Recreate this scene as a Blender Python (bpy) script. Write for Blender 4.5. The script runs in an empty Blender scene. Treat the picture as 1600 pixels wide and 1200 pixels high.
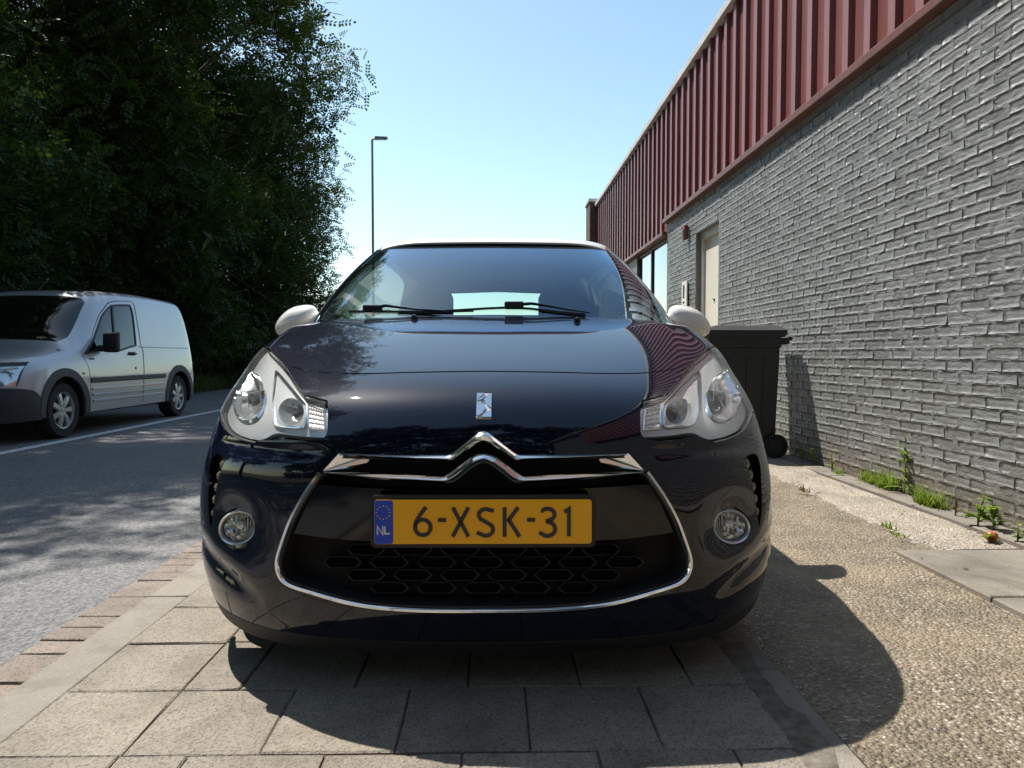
import bpy, bmesh, math, random
import numpy as np
from mathutils import Vector, Matrix
from mathutils.geometry import delaunay_2d_cdt
R = math.radians
random.seed(7); rng = np.random.default_rng(11)
SC = bpy.context.scene
C = SC.collection
# ------------------------------------------------------------------ camera
CAM_H = 0.85; FPX = 1120.0; PITCH = R(2.25); YAW = R(1.28)
cam_d = bpy.data.cameras.new('camera'); cam = bpy.data.objects.new('camera', cam_d); C.objects.link(cam)
cam_d.sensor_width = 36.0; cam_d.lens = 36.0*FPX/1600.0; cam_d.clip_start = 0.05; cam_d.clip_end = 3000
cam.location = (0, 0, CAM_H); cam.rotation_euler = (R(90)-PITCH, 0, -YAW)
SC.camera = cam
# ------------------------------------------------------------------ sky and sun
SUN_V = Vector((-0.435, 0.42, 1.0)).normalized()          # towards the sun
SUN_EL = math.asin(SUN_V.z); SUN_AZ = math.atan2(SUN_V.x, SUN_V.y)
w = bpy.data.worlds.new('World'); SC.world = w; w.use_nodes = True
nt = w.node_tree; nt.nodes.clear()
sky = nt.nodes.new('ShaderNodeTexSky'); sky.sky_type = 'NISHITA'; sky.sun_disc = False
sky.sun_elevation = SUN_EL; sky.sun_rotation = SUN_AZ
sky.air_density = 1.0; sky.dust_density = 0.5; sky.ozone_density = 0.9; sky.altitude = 10
bg = nt.nodes.new('ShaderNodeBackground'); bg.inputs['Strength'].default_value = 0.14
wo = nt.nodes.new('ShaderNodeOutputWorld')
tint = nt.nodes.new('ShaderNodeMix'); tint.data_type = 'RGBA'; tint.blend_type = 'MULTIPLY'; tint.inputs[0].default_value = 1.0; tint.inputs[7].default_value = (1.05, 1.09, 0.95, 1)
nt.links.new(sky.outputs[0], tint.inputs[6]); nt.links.new(tint.outputs[2], bg.inputs['Color']); nt.links.new(bg.outputs[0], wo.inputs['Surface'])
sun_d = bpy.data.lights.new('sun', 'SUN'); sun_d.energy = 4.9; sun_d.angle = R(0.53); sun_d.color = (1.0, 0.95, 0.87)
sun = bpy.data.objects.new('sun', sun_d); C.objects.link(sun)
sun.rotation_euler = (-SUN_V).to_track_quat('-Z', 'Y').to_euler(); sun.location = (0, 0, 30)
# ------------------------------------------------------------------ exposure
SC.view_settings.view_transform = 'Standard'; SC.view_settings.look = 'None'
SC.view_settings.exposure = 0.6; SC.view_settings.gamma = 1.0; SC.view_settings.use_curve_mapping = False
SC.render.engine = 'CYCLES'; SC.cycles.use_denoising = True
SC.cycles.max_bounces = 10; SC.cycles.transparent_max_bounces = 16; SC.cycles.caustics_reflective = False; SC.cycles.caustics_refractive = False

# ------------------------------------------------------------------ pixel helpers (photo pixels, 1600 x 1200)
CAM_R = np.array(cam.rotation_euler.to_matrix())
CAM_P = np.array([0, 0, CAM_H])
def ray(px, py):
    d = CAM_R @ np.array([(px-800)/FPX, (600-py)/FPX, -1.0]); return d
def on_ground(px, py, z=0.0):
    d = ray(px, py); t = (z-CAM_P[2])/d[2]; return CAM_P+d*t
def on_X(px, py, X):
    d = ray(px, py); t = X/d[0]; return CAM_P+d*t
def on_Y(px, py, Y):
    d = ray(px, py); t = Y/d[1]; return CAM_P+d*t
def project(P):
    q = (P-CAM_P) @ CAM_R
    return np.stack([800+FPX*q[..., 0]/-q[..., 2], 600-FPX*q[..., 1]/-q[..., 2]], -1), -q[..., 2]

# ------------------------------------------------------------------ objects
def tag(o, label=None, cat=None, group=None, kind=None):
    if label: o['label'] = label
    if cat: o['category'] = cat
    if group: o['group'] = group
    if kind: o['kind'] = kind
    return o
def empty(name, loc=(0, 0, 0), rz=0.0, parent=None):
    o = bpy.data.objects.new(name, None); C.objects.link(o); o.location = loc; o.rotation_euler = (0, 0, rz)
    o.empty_display_size = 0.1
    if parent: o.parent = parent
    return o
def link_mesh(name, me, m, parent=None, loc=None):
    o = bpy.data.objects.new(name, me); C.objects.link(o)
    if m is not None and not me.materials:
        for mm in (m if isinstance(m, (list, tuple)) else [m]): me.materials.append(mm)
    if parent: o.parent = parent
    if loc is not None: o.location = loc
    return o
def mesh(name, V, F, m, parent=None, smooth=False, normals=None, loc=None, midx=None):
    me = bpy.data.meshes.new(name)
    me.from_pydata([tuple(map(float, v)) for v in V], [], [tuple(map(int, f)) for f in F])
    if smooth: me.polygons.foreach_set('use_smooth', [True]*len(me.polygons))
    o = link_mesh(name, me, m, parent, loc)
    if midx is not None: me.polygons.foreach_set('material_index', midx)
    if normals is not None:
        me.normals_split_custom_set_from_vertices([tuple(map(float, n)) for n in normals])
    me.update()
    return o
def big_mesh(name, V, F, m, parent=None, smooth=False):
    """V (n,3) and F (k,3) or (k,4) as arrays: fast path"""
    me = bpy.data.meshes.new(name); k = F.shape[1]
    me.vertices.add(len(V)); me.vertices.foreach_set('co', np.ascontiguousarray(V, dtype=np.float32).ravel())
    me.loops.add(F.size); me.loops.foreach_set('vertex_index', np.ascontiguousarray(F, dtype=np.int32).ravel())
    me.polygons.add(len(F)); me.polygons.foreach_set('loop_start', np.arange(0, F.size, k, dtype=np.int32))
    me.polygons.foreach_set('loop_total', np.full(len(F), k, dtype=np.int32))
    if smooth: me.polygons.foreach_set('use_smooth', np.ones(len(F), dtype=bool))
    me.update(calc_edges=True); me.validate()
    return link_mesh(name, me, m, parent)
class MB:
    """collects simple shapes into one mesh"""
    def __init__(s): s.V = []; s.F = []
    def add(s, V, F):
        n = len(s.V); s.V += [tuple(v) for v in V]; s.F += [tuple(n+i for i in f) for f in F]; return s
    def box(s, a, b, bev=0.0):
        (x0, y0, z0), (x1, y1, z1) = [min(p, q) for p, q in zip(a, b)], [max(p, q) for p, q in zip(a, b)]
        if bev <= 0:
            V = [(x, y, z) for x in (x0, x1) for y in (y0, y1) for z in (z0, z1)]
            return s.add(V, [(0, 1, 3, 2), (4, 6, 7, 5), (0, 4, 5, 1), (2, 3, 7, 6), (0, 2, 6, 4), (1, 5, 7, 3)])
        bm = bmesh.new(); bmesh.ops.create_cube(bm, size=1.0)
        for v in bm.verts: v.co = Vector(((x0+x1)/2+v.co.x*(x1-x0), (y0+y1)/2+v.co.y*(y1-y0), (z0+z1)/2+v.co.z*(z1-z0)))
        bmesh.ops.bevel(bm, geom=bm.edges[:], offset=bev, segments=2, profile=0.5, affect='EDGES')
        bm.verts.index_update(); s.add([v.co[:] for v in bm.verts], [[v.index for v in f.verts] for f in bm.faces]); bm.free(); return s
    def tube(s, pts, r, n=8, cap=True):
        pts = [Vector(p) for p in pts]; m = len(pts); rs = r if isinstance(r, (list, tuple)) else [r]*m
        up = Vector((0, 0, 1)); V = []; prev = None
        for i, p in enumerate(pts):
            t = (pts[min(i+1, m-1)]-pts[max(i-1, 0)]).normalized()
            if prev is None:
                a = t.cross(up)
                if a.length < 1e-3: a = t.cross(Vector((1, 0, 0)))
            else:
                a = prev-t*prev.dot(t)
            a.normalize(); prev = a; b = t.cross(a)
            for k in range(n):
                th = 2*math.pi*k/n; V.append(p+(a*math.cos(th)+b*math.sin(th))*rs[i])
        F = [(i*n+k, i*n+(k+1) % n, (i+1)*n+(k+1) % n, (i+1)*n+k) for i in range(m-1) for k in range(n)]
        if cap: F += [tuple(range(n-1, -1, -1)), tuple((m-1)*n+k for k in range(n))]
        return s.add(V, F)
    def lathe(s, prof, n=32, axis='z', org=(0, 0, 0)):
        """prof: (radius, height) list"""
        V = []; m = len(prof)
        for r, h in prof:
            for k in range(n):
                th = 2*math.pi*k/n; c, q = r*math.cos(th), r*math.sin(th)
                p = (c, q, h) if axis == 'z' else ((h, c, q) if axis == 'x' else (q, h, c))
                V.append((p[0]+org[0], p[1]+org[1], p[2]+org[2]))
        F = [(i*n+k, i*n+(k+1) % n, (i+1)*n+(k+1) % n, (i+1)*n+k) for i in range(m-1) for k in range(n)]
        return s.add(V, F)
    def prism(s, poly, h0, h1, axis='z'):
        n = len(poly)
        def P(p, h): return (p[0], p[1], h) if axis == 'z' else ((h, p[0], p[1]) if axis == 'x' else (p[0], h, p[1]))
        V = [P(p, h0) for p in poly]+[P(p, h1) for p in poly]
        return s.add(V, [tuple(range(n-1, -1, -1)), tuple(range(n, 2*n))]+[(i, (i+1) % n, n+(i+1) % n, n+i) for i in range(n)])
    def build(s, name, m, parent=None, smooth=False, loc=None, fix=True, angle=None):
        me = bpy.data.meshes.new(name); me.from_pydata(s.V, [], s.F)
        if fix:
            bm = bmesh.new(); bm.from_mesh(me); bmesh.ops.recalc_face_normals(bm, faces=bm.faces[:]); bm.to_mesh(me); bm.free()
        if smooth:
            me.polygons.foreach_set('use_smooth', [True]*len(me.polygons))
            me.set_sharp_from_angle(angle=R(angle or 40))
        return link_mesh(name, me, m, parent, loc)
def copy_tree(o, parent=None):
    c = o.copy(); C.objects.link(c); c.parent = parent
    for ch in list(o.children): copy_tree(ch, c)
    return c

# ------------------------------------------------------------------ materials
class NT:
    def __init__(s, name):
        s.m = bpy.data.materials.new(name); s.m.use_nodes = True; s.t = s.m.node_tree; s.t.nodes.clear()
        s.out = s.t.nodes.new('ShaderNodeOutputMaterial')
    def n(s, typ, **kw):
        nd = s.t.nodes.new('ShaderNode'+typ)
        for k, v in kw.items():
            if k in nd.inputs: nd.inputs[k].default_value = v
            else: setattr(nd, k, v)
        return nd
    def l(s, a, b): s.t.links.new(a, b)
    def coord(s, kind='Object', scale=(1, 1, 1)):
        c = s.n('TexCoord'); mp = s.n('Mapping'); mp.inputs['Scale'].default_value = scale
        s.l(c.outputs[kind], mp.inputs['Vector']); return mp.outputs[0]
    def wcoord(s, scale=(1, 1, 1)):
        g = s.n('NewGeometry'); mp = s.n('Mapping'); mp.inputs['Scale'].default_value = scale
        s.l(g.outputs['Position'], mp.inputs['Vector']); return mp.outputs[0]
    def noise(s, vec, scale, detail=4, rough=0.55):
        nd = s.n('TexNoise'); nd.inputs['Scale'].default_value = scale; nd.inputs['Detail'].default_value = detail
        nd.inputs['Roughness'].default_value = rough; s.l(vec, nd.inputs['Vector']); return nd
    def ramp(s, fac, stops):
        r = s.n('ValToRGB'); e = r.color_ramp.elements
        while len(e) < len(stops): e.new(0.5)
        for el, (p, c) in zip(e, stops):
            el.position = p; el.color = tuple(c)+(1,) if len(c) == 3 else c
        s.l(fac, r.inputs[0]); return r.outputs[0]
    def mix(s, a, b, fac, mode='MIX'):
        m = s.n('Mix', data_type='RGBA', blend_type=mode)
        for sock, v in ((m.inputs[6], a), (m.inputs[7], b), (m.inputs[0], fac)):
            if isinstance(v, (int, float)): sock.default_value = v
            elif isinstance(v, tuple): sock.default_value = v+(1,) if len(v) == 3 else v
            else: s.l(v, sock)
        return m.outputs[2]
    def math(s, op, a, b=0.0, c=0.0):
        m = s.n('Math', operation=op)
        for i, v in enumerate((a, b, c)):
            if isinstance(v, (int, float)): m.inputs[i].default_value = v
            else: s.l(v, m.inputs[i])
        return m.outputs[0]
    def bump(s, h, strength, dist=0.01, normal=None):
        b = s.n('Bump'); b.inputs['Strength'].default_value = strength; b.inputs['Distance'].default_value = dist
        s.l(h, b.inputs['Height'])
        if normal is not None: s.l(normal, b.inputs['Normal'])
        return b.outputs[0]
    def principled(s, color, rough=0.5, metal=0.0, normal=None, **kw):
        p = s.n('BsdfPrincipled')
        for key, v in [('Base Color', color), ('Roughness', rough), ('Metallic', metal)]+list(kw.items()):
            if v is None: continue
            sock = p.inputs[key]
            if isinstance(v, (int, float)): sock.default_value = v
            elif isinstance(v, tuple): sock.default_value = v+(1,) if len(v) == 3 and len(sock.default_value) == 4 else v
            else: s.l(v, sock)
        if normal is not None: s.l(normal, p.inputs['Normal'])
        s.l(p.outputs[0], s.out.inputs['Surface']); return p
def simple(name, col, rough=0.5, metal=0.0, var=0.12, vscale=6.0, bump=0.0, bscale=60.0, coord='Object', **kw):
    t = NT(name); v = t.coord(coord)
    nz = t.noise(v, vscale, 5)
    lo = tuple(c*(1-var) for c in col); hi = tuple(min(1, c*(1+var)) for c in col)
    colr = t.ramp(nz.outputs[0], [(0.3, lo), (0.7, hi)])
    nrm = None
    if bump > 0:
        nb = t.noise(v, bscale, 4); nrm = t.bump(nb.outputs[0], bump, 0.004)
    rr = t.math('MULTIPLY_ADD', nz.outputs[0], 0.16*rough, rough*0.92)
    t.principled(colr, rr, metal, nrm, **kw); return t.m
M = {}
# ================================================================== materials
def asphalt():
    t = NT('asphalt'); v = t.wcoord()
    n1 = t.noise(v, 0.7, 5, 0.6); n2 = t.noise(v, 95, 3, 0.7)
    vo = t.n('TexVoronoi'); vo.inputs['Scale'].default_value = 95; t.l(v, vo.inputs['Vector'])
    base = t.ramp(n1.outputs[0], [(0.3, (0.135, 0.135, 0.138)), (0.7, (0.185, 0.183, 0.18))])
    sp = t.ramp(vo.outputs['Color'], [(0.25, (0.55, 0.55, 0.56)), (0.75, (1.45, 1.42, 1.38))])
    c = t.mix(base, sp, 0.75, 'MULTIPLY')
    h = t.math('ADD', vo.outputs['Distance'], n2.outputs[0])
    t.principled(c, 0.85, 0, t.bump(h, 0.55, 0.006)); return t.m
def aggregate(name, cols, scale, bump, dirt):
    """exposed stones set in mortar"""
    t = NT(name); v = t.wcoord()
    dn = t.noise(v, scale*0.8, 2); off = t.n('VectorMath', operation='MULTIPLY_ADD')
    t.l(dn.outputs['Color'], off.inputs[0]); off.inputs[1].default_value = (0.006, 0.006, 0.006); t.l(v, off.inputs[2])
    vo = t.n('TexVoronoi', feature='F1'); vo.inputs['Scale'].default_value = scale; t.l(off.outputs[0], vo.inputs['Vector'])
    vb = t.n('TexVoronoi', feature='F1'); vb.inputs['Scale'].default_value = scale*2.3; t.l(off.outputs[0], vb.inputs['Vector'])
    sep = t.n('SeparateColor'); t.l(vo.outputs['Color'], sep.inputs[0])
    stone = t.ramp(sep.outputs[0], cols)
    mortar = t.ramp(vo.outputs['Distance'], [(0.42, (0, 0, 0)), (0.66, (1, 1, 1))])
    big = t.noise(v, 1.1, 6, 0.65); big2 = t.noise(v, 4.5, 5, 0.6)
    sand = t.ramp(big2.outputs[0], [(0.3, tuple(c*0.75 for c in dirt)), (0.75, dirt)])
    c = t.mix(stone, tuple(c*0.62 for c in dirt), mortar)
    cover = t.ramp(big.outputs[0], [(0.47, (0, 0, 0)), (0.70, (0.75, 0.75, 0.75))])
    c = t.mix(c, sand, cover)
    wet = t.ramp(big2.outputs[0], [(0.35, (0.72, 0.72, 0.72)), (0.6, (1, 1, 1))])
    c = t.mix(c, wet, 1.0, 'MULTIPLY')
    inv = t.math('SUBTRACT', 1.0, vo.outputs['Distance'])
    h = t.math('ADD', inv, t.math('MULTIPLY', vb.outputs['Distance'], 0.25))
    t.principled(c, 0.62, 0, t.bump(h, bump, 0.010)); return t.m
def concrete(name, lo, hi, spec=0.5, coord='world', speck=0.65, bump=0.5, tint=True):
    t = NT(name); v = t.wcoord()
    n1 = t.noise(v, 2.2, 6, 0.65); n2 = t.noise(v, 160, 2, 0.7)
    vo = t.n('TexVoronoi'); vo.inputs['Scale'].default_value = 210; t.l(v, vo.inputs['Vector'])
    c = t.ramp(n1.outputs[0], [(0.28, lo), (0.72, hi)])
    s = t.ramp(vo.outputs['Color'], [(0.18, (0.35, 0.34, 0.33)), (0.45, (0.95, 0.95, 0.95)), (0.85, (1.05, 1.03, 1.0)), (0.97, (1.6, 1.55, 1.5))])
    c = t.mix(c, s, speck, 'MULTIPLY')
    if tint:
        oi = t.n('ObjectInfo'); k = t.ramp(oi.outputs['Random'], [(0, (0.86, 0.85, 0.84)), (1, (1.10, 1.08, 1.05))])
        c = t.mix(c, k, 1.0, 'MULTIPLY')
    st = t.noise(v, 5.5, 5, 0.7); sm = t.ramp(st.outputs[0], [(0.36, (0.62, 0.6, 0.57)), (0.5, (1, 1, 1))])
    c = t.mix(c, sm, 0.55, 'MULTIPLY')
    oil = t.noise(v, 1.3, 3, 0.6); c = t.mix(c, t.ramp(oil.outputs[0], [(0.30, (0.55, 0.53, 0.50)), (0.42, (1, 1, 1))]), 0.7, 'MULTIPLY')
    h = t.math('ADD', n2.outputs[0], vo.outputs['Distance'])
    t.principled(c, 0.8, 0, t.bump(h, bump, 0.003)); return t.m
M['asphalt'] = asphalt()
M['aggregate'] = aggregate('exposed_aggregate', [(0.0, (0.08, 0.064, 0.046)), (0.35, (0.19, 0.152, 0.110)), (0.7, (0.30, 0.248, 0.182)), (0.93, (0.40, 0.345, 0.275)), (1.0, (0.58, 0.54, 0.48))], 95, 0.9, (0.34, 0.265, 0.17))
M['agg_light'] = aggregate('pale_aggregate', [(0.0, (0.22, 0.175, 0.135)), (0.4, (0.40, 0.335, 0.265)), (0.75, (0.52, 0.45, 0.37)), (1.0, (0.66, 0.60, 0.52))], 105, 0.8, (0.5, 0.43, 0.35))
M['slab'] = concrete('paving_concrete', (0.20, 0.172, 0.138), (0.30, 0.268, 0.225))
M['kerb'] = concrete('kerb_concrete', (0.205, 0.182, 0.152), (0.275, 0.248, 0.212), speck=0.25)
M['edging'] = concrete('edging_concrete', (0.18, 0.163, 0.138), (0.27, 0.245, 0.21), speck=0.2)
M['gutter_brick'] = concrete('gutter_brick', (0.20, 0.158, 0.13), (0.28, 0.238, 0.20))
M['bed'] = simple('sand_bed', (0.075, 0.058, 0.048), 0.95, var=0.4, vscale=20, bump=0.6, bscale=150, coord='Object')
M['soil'] = simple('verge_soil', (0.085, 0.075, 0.04), 0.95, var=0.5, vscale=3, bump=0.8, bscale=30)
def paint_line():
    t = NT('road_paint'); v = t.wcoord(); n = t.noise(v, 30, 5, 0.75); n2 = t.noise(v, 4, 3)
    c = t.ramp(n.outputs[0], [(0.36, (0.2, 0.2, 0.2)), (0.47, (0.74, 0.74, 0.72))])
    t.principled(c, 0.7, 0, t.bump(n.outputs[0], 0.3, 0.004)); return t.m
M['line'] = paint_line()
def brick_mat():
    t = NT('grey_painted_brick'); v = t.wcoord()
    vs = t.wcoord((1.0, 0.5, 1.3))
    n1 = t.noise(v, 1.6, 5, 0.6); n2 = t.noise(vs, 42, 5, 0.62); n3 = t.noise(v, 170, 3, 0.6)
    c = t.ramp(n1.outputs[0], [(0.3, (0.178, 0.184, 0.184)), (0.7, (0.196, 0.202, 0.200))])
    oi = t.n('ObjectInfo'); k = t.ramp(oi.outputs['Random'], [(0, (0.93, 0.93, 0.93)), (1, (1.06, 1.06, 1.05))]); c = t.mix(c, k, 1.0, 'MULTIPLY')
    # dirt splashed up from the ground
    sx = t.n('SeparateXYZ'); t.l(v, sx.inputs[0])
    g = t.math('ADD', sx.outputs['Z'], t.math('MULTIPLY', t.noise(v, 6, 5, 0.7).outputs[0], 0.5))
    dirt = t.ramp(t.math('MULTIPLY', g, 1.0), [(0.20, (0.85, 0.85, 0.85)), (0.52, (0, 0, 0))])
    c = t.mix(c, (0.16, 0.118, 0.08), dirt)
    vst = t.wcoord((1.0, 2.6, 0.22)); stn = t.noise(vst, 3.2, 6, 0.65); c = t.mix(c, t.ramp(stn.outputs[0], [(0.33, (0.74, 0.73, 0.70)), (0.5, (1, 1, 1)), (0.68, (1.08, 1.07, 1.06))]), 0.35, 'MULTIPLY')
    ch = t.noise(v, 23, 4, 0.8); c = t.mix(c, (0.33, 0.32, 0.30), t.ramp(ch.outputs[0], [(0.74, (0, 0, 0)), (0.77, (0.5, 0.5, 0.5))]))
    h = t.math('ADD', t.math('MULTIPLY', n2.outputs[0], 1.0), t.math('MULTIPLY', n3.outputs[0], 0.22))
    t.principled(c, t.ramp(n2.outputs[0], [(0.3, (0.38,)*3), (0.7, (0.52,)*3)]), 0, t.bump(h, 0.7, 0.010)); return t.m
M['brick'] = brick_mat()
M['dark_brick'] = simple('dark_brown_brick', (0.12, 0.085, 0.065), 0.9, var=0.3, vscale=9, bump=0.5)
def cladding_mat(name, col):
    t = NT(name); v = t.wcoord(); vs = t.wcoord((1, 9, 0.35))
    n1 = t.noise(vs, 3.0, 5, 0.6); n2 = t.noise(v, 0.8, 3)
    c = t.ramp(n1.outputs[0], [(0.25, tuple(q*0.82 for q in col)), (0.75, tuple(q*1.15 for q in col))])
    c = t.mix(c, (0.30, 0.22, 0.23), t.ramp(n2.outputs[0], [(0.5, (0, 0, 0)), (0.8, (0.3, 0.3, 0.3))]))
    t.principled(c, t.ramp(n1.outputs[0], [(0.2, (0.34,)*3), (0.8, (0.5,)*3)]), 0, t.bump(n1.outputs[0], 0.05, 0.01)); return t.m
M['clad'] = cladding_mat('red_cladding', (0.185, 0.052, 0.046))
M['clad_rib'] = cladding_mat('paler_rib', (0.285, 0.140, 0.145))  # rib tops get a paler, lavender colour than the pans
M['flash'] = cladding_mat('flashing', (0.165, 0.070, 0.055))
M['capping'] = simple('pale_capping', (0.62, 0.60, 0.58), 0.5, var=0.15)
M['door'] = simple('cream_door_paint', (0.72, 0.69, 0.60), 0.45, var=0.06, vscale=3)
M['white_frame'] = simple('white_frame_paint', (0.66, 0.65, 0.62), 0.45, var=0.08)
M['dark_frame'] = simple('dark_frame', (0.05, 0.04, 0.04), 0.5)
M['sign'] = simple('sign_white', (0.72, 0.71, 0.68), 0.5, var=0.05)
M['ink'] = simple('dark_ink', (0.05, 0.05, 0.055), 0.6)
M['rust_box'] = simple('rust_red_box', (0.20, 0.065, 0.045), 0.6, var=0.25, vscale=20)
def glass(name, tint, ior=1.5, dust=0.0, rough=0.0, boost=1.0, gcol=(1, 1, 1)):
    t = NT(name); g = t.n('NewGeometry'); dt = t.n('VectorMath', operation='DOT_PRODUCT'); t.l(g.outputs['Normal'], dt.inputs[0]); t.l(g.outputs['Incoming'], dt.inputs[1])
    f0 = ((ior-1)/(ior+1))**2; k = t.math('POWER', t.math('SUBTRACT', 1.0, t.math('ABSOLUTE', dt.outputs['Value'])), 5.0); fres = t.math('MULTIPLY_ADD', k, 1-f0, f0)
    tr = t.n('BsdfTransparent'); tr.inputs['Color'].default_value = tint+(1,)
    gl = t.n('BsdfGlossy'); gl.inputs['Roughness'].default_value = rough; gl.inputs['Color'].default_value = gcol+(1,)
    mx = t.n('MixShader'); f = t.math('MULTIPLY', fres, boost); f = t.math('MINIMUM', f, 1.0)
    t.l(f, mx.inputs[0]); t.l(tr.outputs[0], mx.inputs[1]); t.l(gl.outputs[0], mx.inputs[2]); last = mx.outputs[0]
    if dust > 0:
        df = t.n('BsdfDiffuse'); df.inputs['Color'].default_value = (0.42, 0.42, 0.40, 1); v = t.coord('Object')
        nz = t.noise(v, 5, 6, 0.7); nz2 = t.noise(v, 90, 3, 0.8)
        fac = t.math('MULTIPLY', t.math('MULTIPLY', nz.outputs[0], nz2.outputs[0]), dust*4)
        m2 = t.n('MixShader'); t.l(fac, m2.inputs[0]); t.l(last, m2.inputs[1]); t.l(df.outputs[0], m2.inputs[2]); last = m2.outputs[0]
    t.l(last, t.out.inputs['Surface']); return t.m
M['screen'] = glass('windscreen_glass', (0.74, 0.86, 0.86), 1.55, 0.003, boost=2.7, gcol=(0.60, 0.80, 1.0))
M['side_glass'] = glass('tinted_glass', (0.32, 0.37, 0.37), 1.5, 0.008, boost=1.9)
M['lens'] = glass('clear_lens', (0.95, 0.96, 0.96), 1.45, 0.06)
M['window'] = glass('window_glass', (0.10, 0.12, 0.13), 1.6, 0.004, boost=2.0)
def car_paint(name, col, flake, coat_rough=0.02, dust=0.02, dustcol=(0.30, 0.29, 0.27), metal=0.0, spec=0.3):
    t = NT(name); v = t.coord('Object')
    vo = t.n('TexVoronoi'); vo.inputs['Scale'].default_value = 900; t.l(v, vo.inputs['Vector'])
    c = t.ramp(vo.outputs['Color'], [(0.0, col), (0.8, col), (1.0, flake)])
    nz = t.noise(v, 3.5, 6, 0.7); nz2 = t.noise(v, 240, 3, 0.8)
    d = t.math('MULTIPLY', t.ramp(nz.outputs[0], [(0.35, (0.2,)*3), (0.75, (1,)*3)]), t.ramp(nz2.outputs[0], [(0.48, (0.12,)*3), (0.72, (1,)*3)]))
    vs = t.n('TexVoronoi'); vs.inputs['Scale'].default_value = 38; t.l(v, vs.inputs['Vector']); sp = t.ramp(vs.outputs['Distance'], [(0.035, (1,)*3), (0.07, (0,)*3)])
    d = t.math('ADD', t.math('MULTIPLY', d, dust), t.math('MULTIPLY', sp, dust*2.2))
    peel = t.noise(v, 85, 2); wav = t.noise(v, 6, 2)
    bn = t.bump(peel.outputs[0], 0.012, 0.002)
    p = t.principled(c, 0.42, metal, None, **{'Coat Weight': 1.0, 'Coat Roughness': coat_rough, 'Coat IOR': 1.55, 'Specular IOR Level': spec})
    t.l(bn, p.inputs['Coat Normal'])
    df = t.n('BsdfDiffuse'); df.inputs['Color'].default_value = dustcol+(1,)
    mx = t.n('MixShader'); t.l(d, mx.inputs[0]); t.l(p.outputs[0], mx.inputs[1]); t.l(df.outputs[0], mx.inputs[2])
    t.l(mx.outputs[0], t.out.inputs['Surface']); return t.m
M['black_paint'] = car_paint('blue_black_car_paint', (0.0017, 0.0032, 0.0135), (0.03, 0.036, 0.06), dust=0.014, spec=0.012, metal=0.04)
M['white_paint'] = car_paint('white_car_paint', (0.84, 0.83, 0.80), (0.80, 0.80, 0.78), dust=0.05)
M['silver_paint'] = car_paint('silver_van_paint', (0.46, 0.47, 0.495), (0.56, 0.56, 0.59), coat_rough=0.05, dust=0.08, metal=0.55)
M['trim'] = simple('black_trim', (0.012, 0.012, 0.013), 0.55, var=0.2, bump=0.15, bscale=200)
M['gloss_black'] = simple('gloss_black', (0.003, 0.003, 0.0035), 0.07, var=0.2)
M['mesh_black'] = simple('grille_black', (0.008, 0.008, 0.009), 0.5, var=0.2)
M['void'] = simple('dark_cavity', (0.004, 0.004, 0.004), 0.9)
M['van_plastic'] = simple('grey_bumper_plastic', (0.052, 0.055, 0.06), 0.62, var=0.15, vscale=5, bump=0.12, bscale=300)
M['chrome'] = simple('chrome', (0.86, 0.87, 0.88), 0.09, 1.0, var=0.04, vscale=9)
M['reflector'] = simple('lamp_reflector', (0.90, 0.91, 0.92), 0.13, 0.85, var=0.05)
M['lamp_silver'] = simple('lamp_silver', (0.78, 0.79, 0.79), 0.22, 0.45, var=0.08)
M['lamp_grey'] = simple('lamp_grey_bezel', (0.34, 0.345, 0.34), 0.35, 0.3, var=0.1)
M['bulb'] = simple('bulb_glass', (0.30, 0.32, 0.35), 0.08, 0.6)
M['amber'] = simple('amber_bulb', (0.45, 0.16, 0.06), 0.3)
M['led'] = simple('daylight_led_lens', (0.20, 0.16, 0.115), 0.15, 0.3, var=0.3, vscale=80)
M['rubber'] = simple('tyre_rubber', (0.018, 0.018, 0.019), 0.85, var=0.25, bump=0.3)
M['rim'] = simple('silver_wheel', (0.50, 0.51, 0.52), 0.32, 0.8, var=0.08)
M['plate_yellow'] = simple('plate_yellow', (1.0, 0.46, 0.008), 0.38, var=0.04, vscale=14)
M['plate_blue'] = simple('plate_blue', (0.012, 0.065, 0.50), 0.38, var=0.04)
M['plate_ink'] = simple('plate_ink', (0.035, 0.03, 0.026), 0.45)
M['plate_white'] = simple('plate_white', (0.75, 0.76, 0.78), 0.4)
M['plate_star'] = simple('plate_star', (0.80, 0.62, 0.10), 0.4)
M['cabin'] = simple('cabin_dark', (0.015, 0.015, 0.017), 0.75, var=0.2)
M['seat'] = simple('seat_cloth', (0.02, 0.02, 0.023), 0.9, var=0.25, bump=0.3, bscale=300)
M['dash'] = simple('dash_grey', (0.03, 0.032, 0.035), 0.6, var=0.12, bump=0.2, bscale=400)
M['bin'] = simple('bin_plastic', (0.022, 0.023, 0.024), 0.48, var=0.2, vscale=4, bump=0.12, bscale=220)
M['lamp_post'] = simple('galvanised_post', (0.24, 0.25, 0.26), 0.5, 0.5, var=0.15)
M['bark'] = simple('bark', (0.055, 0.045, 0.035), 0.95, var=0.4, vscale=8, bump=0.9, bscale=22)
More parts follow.
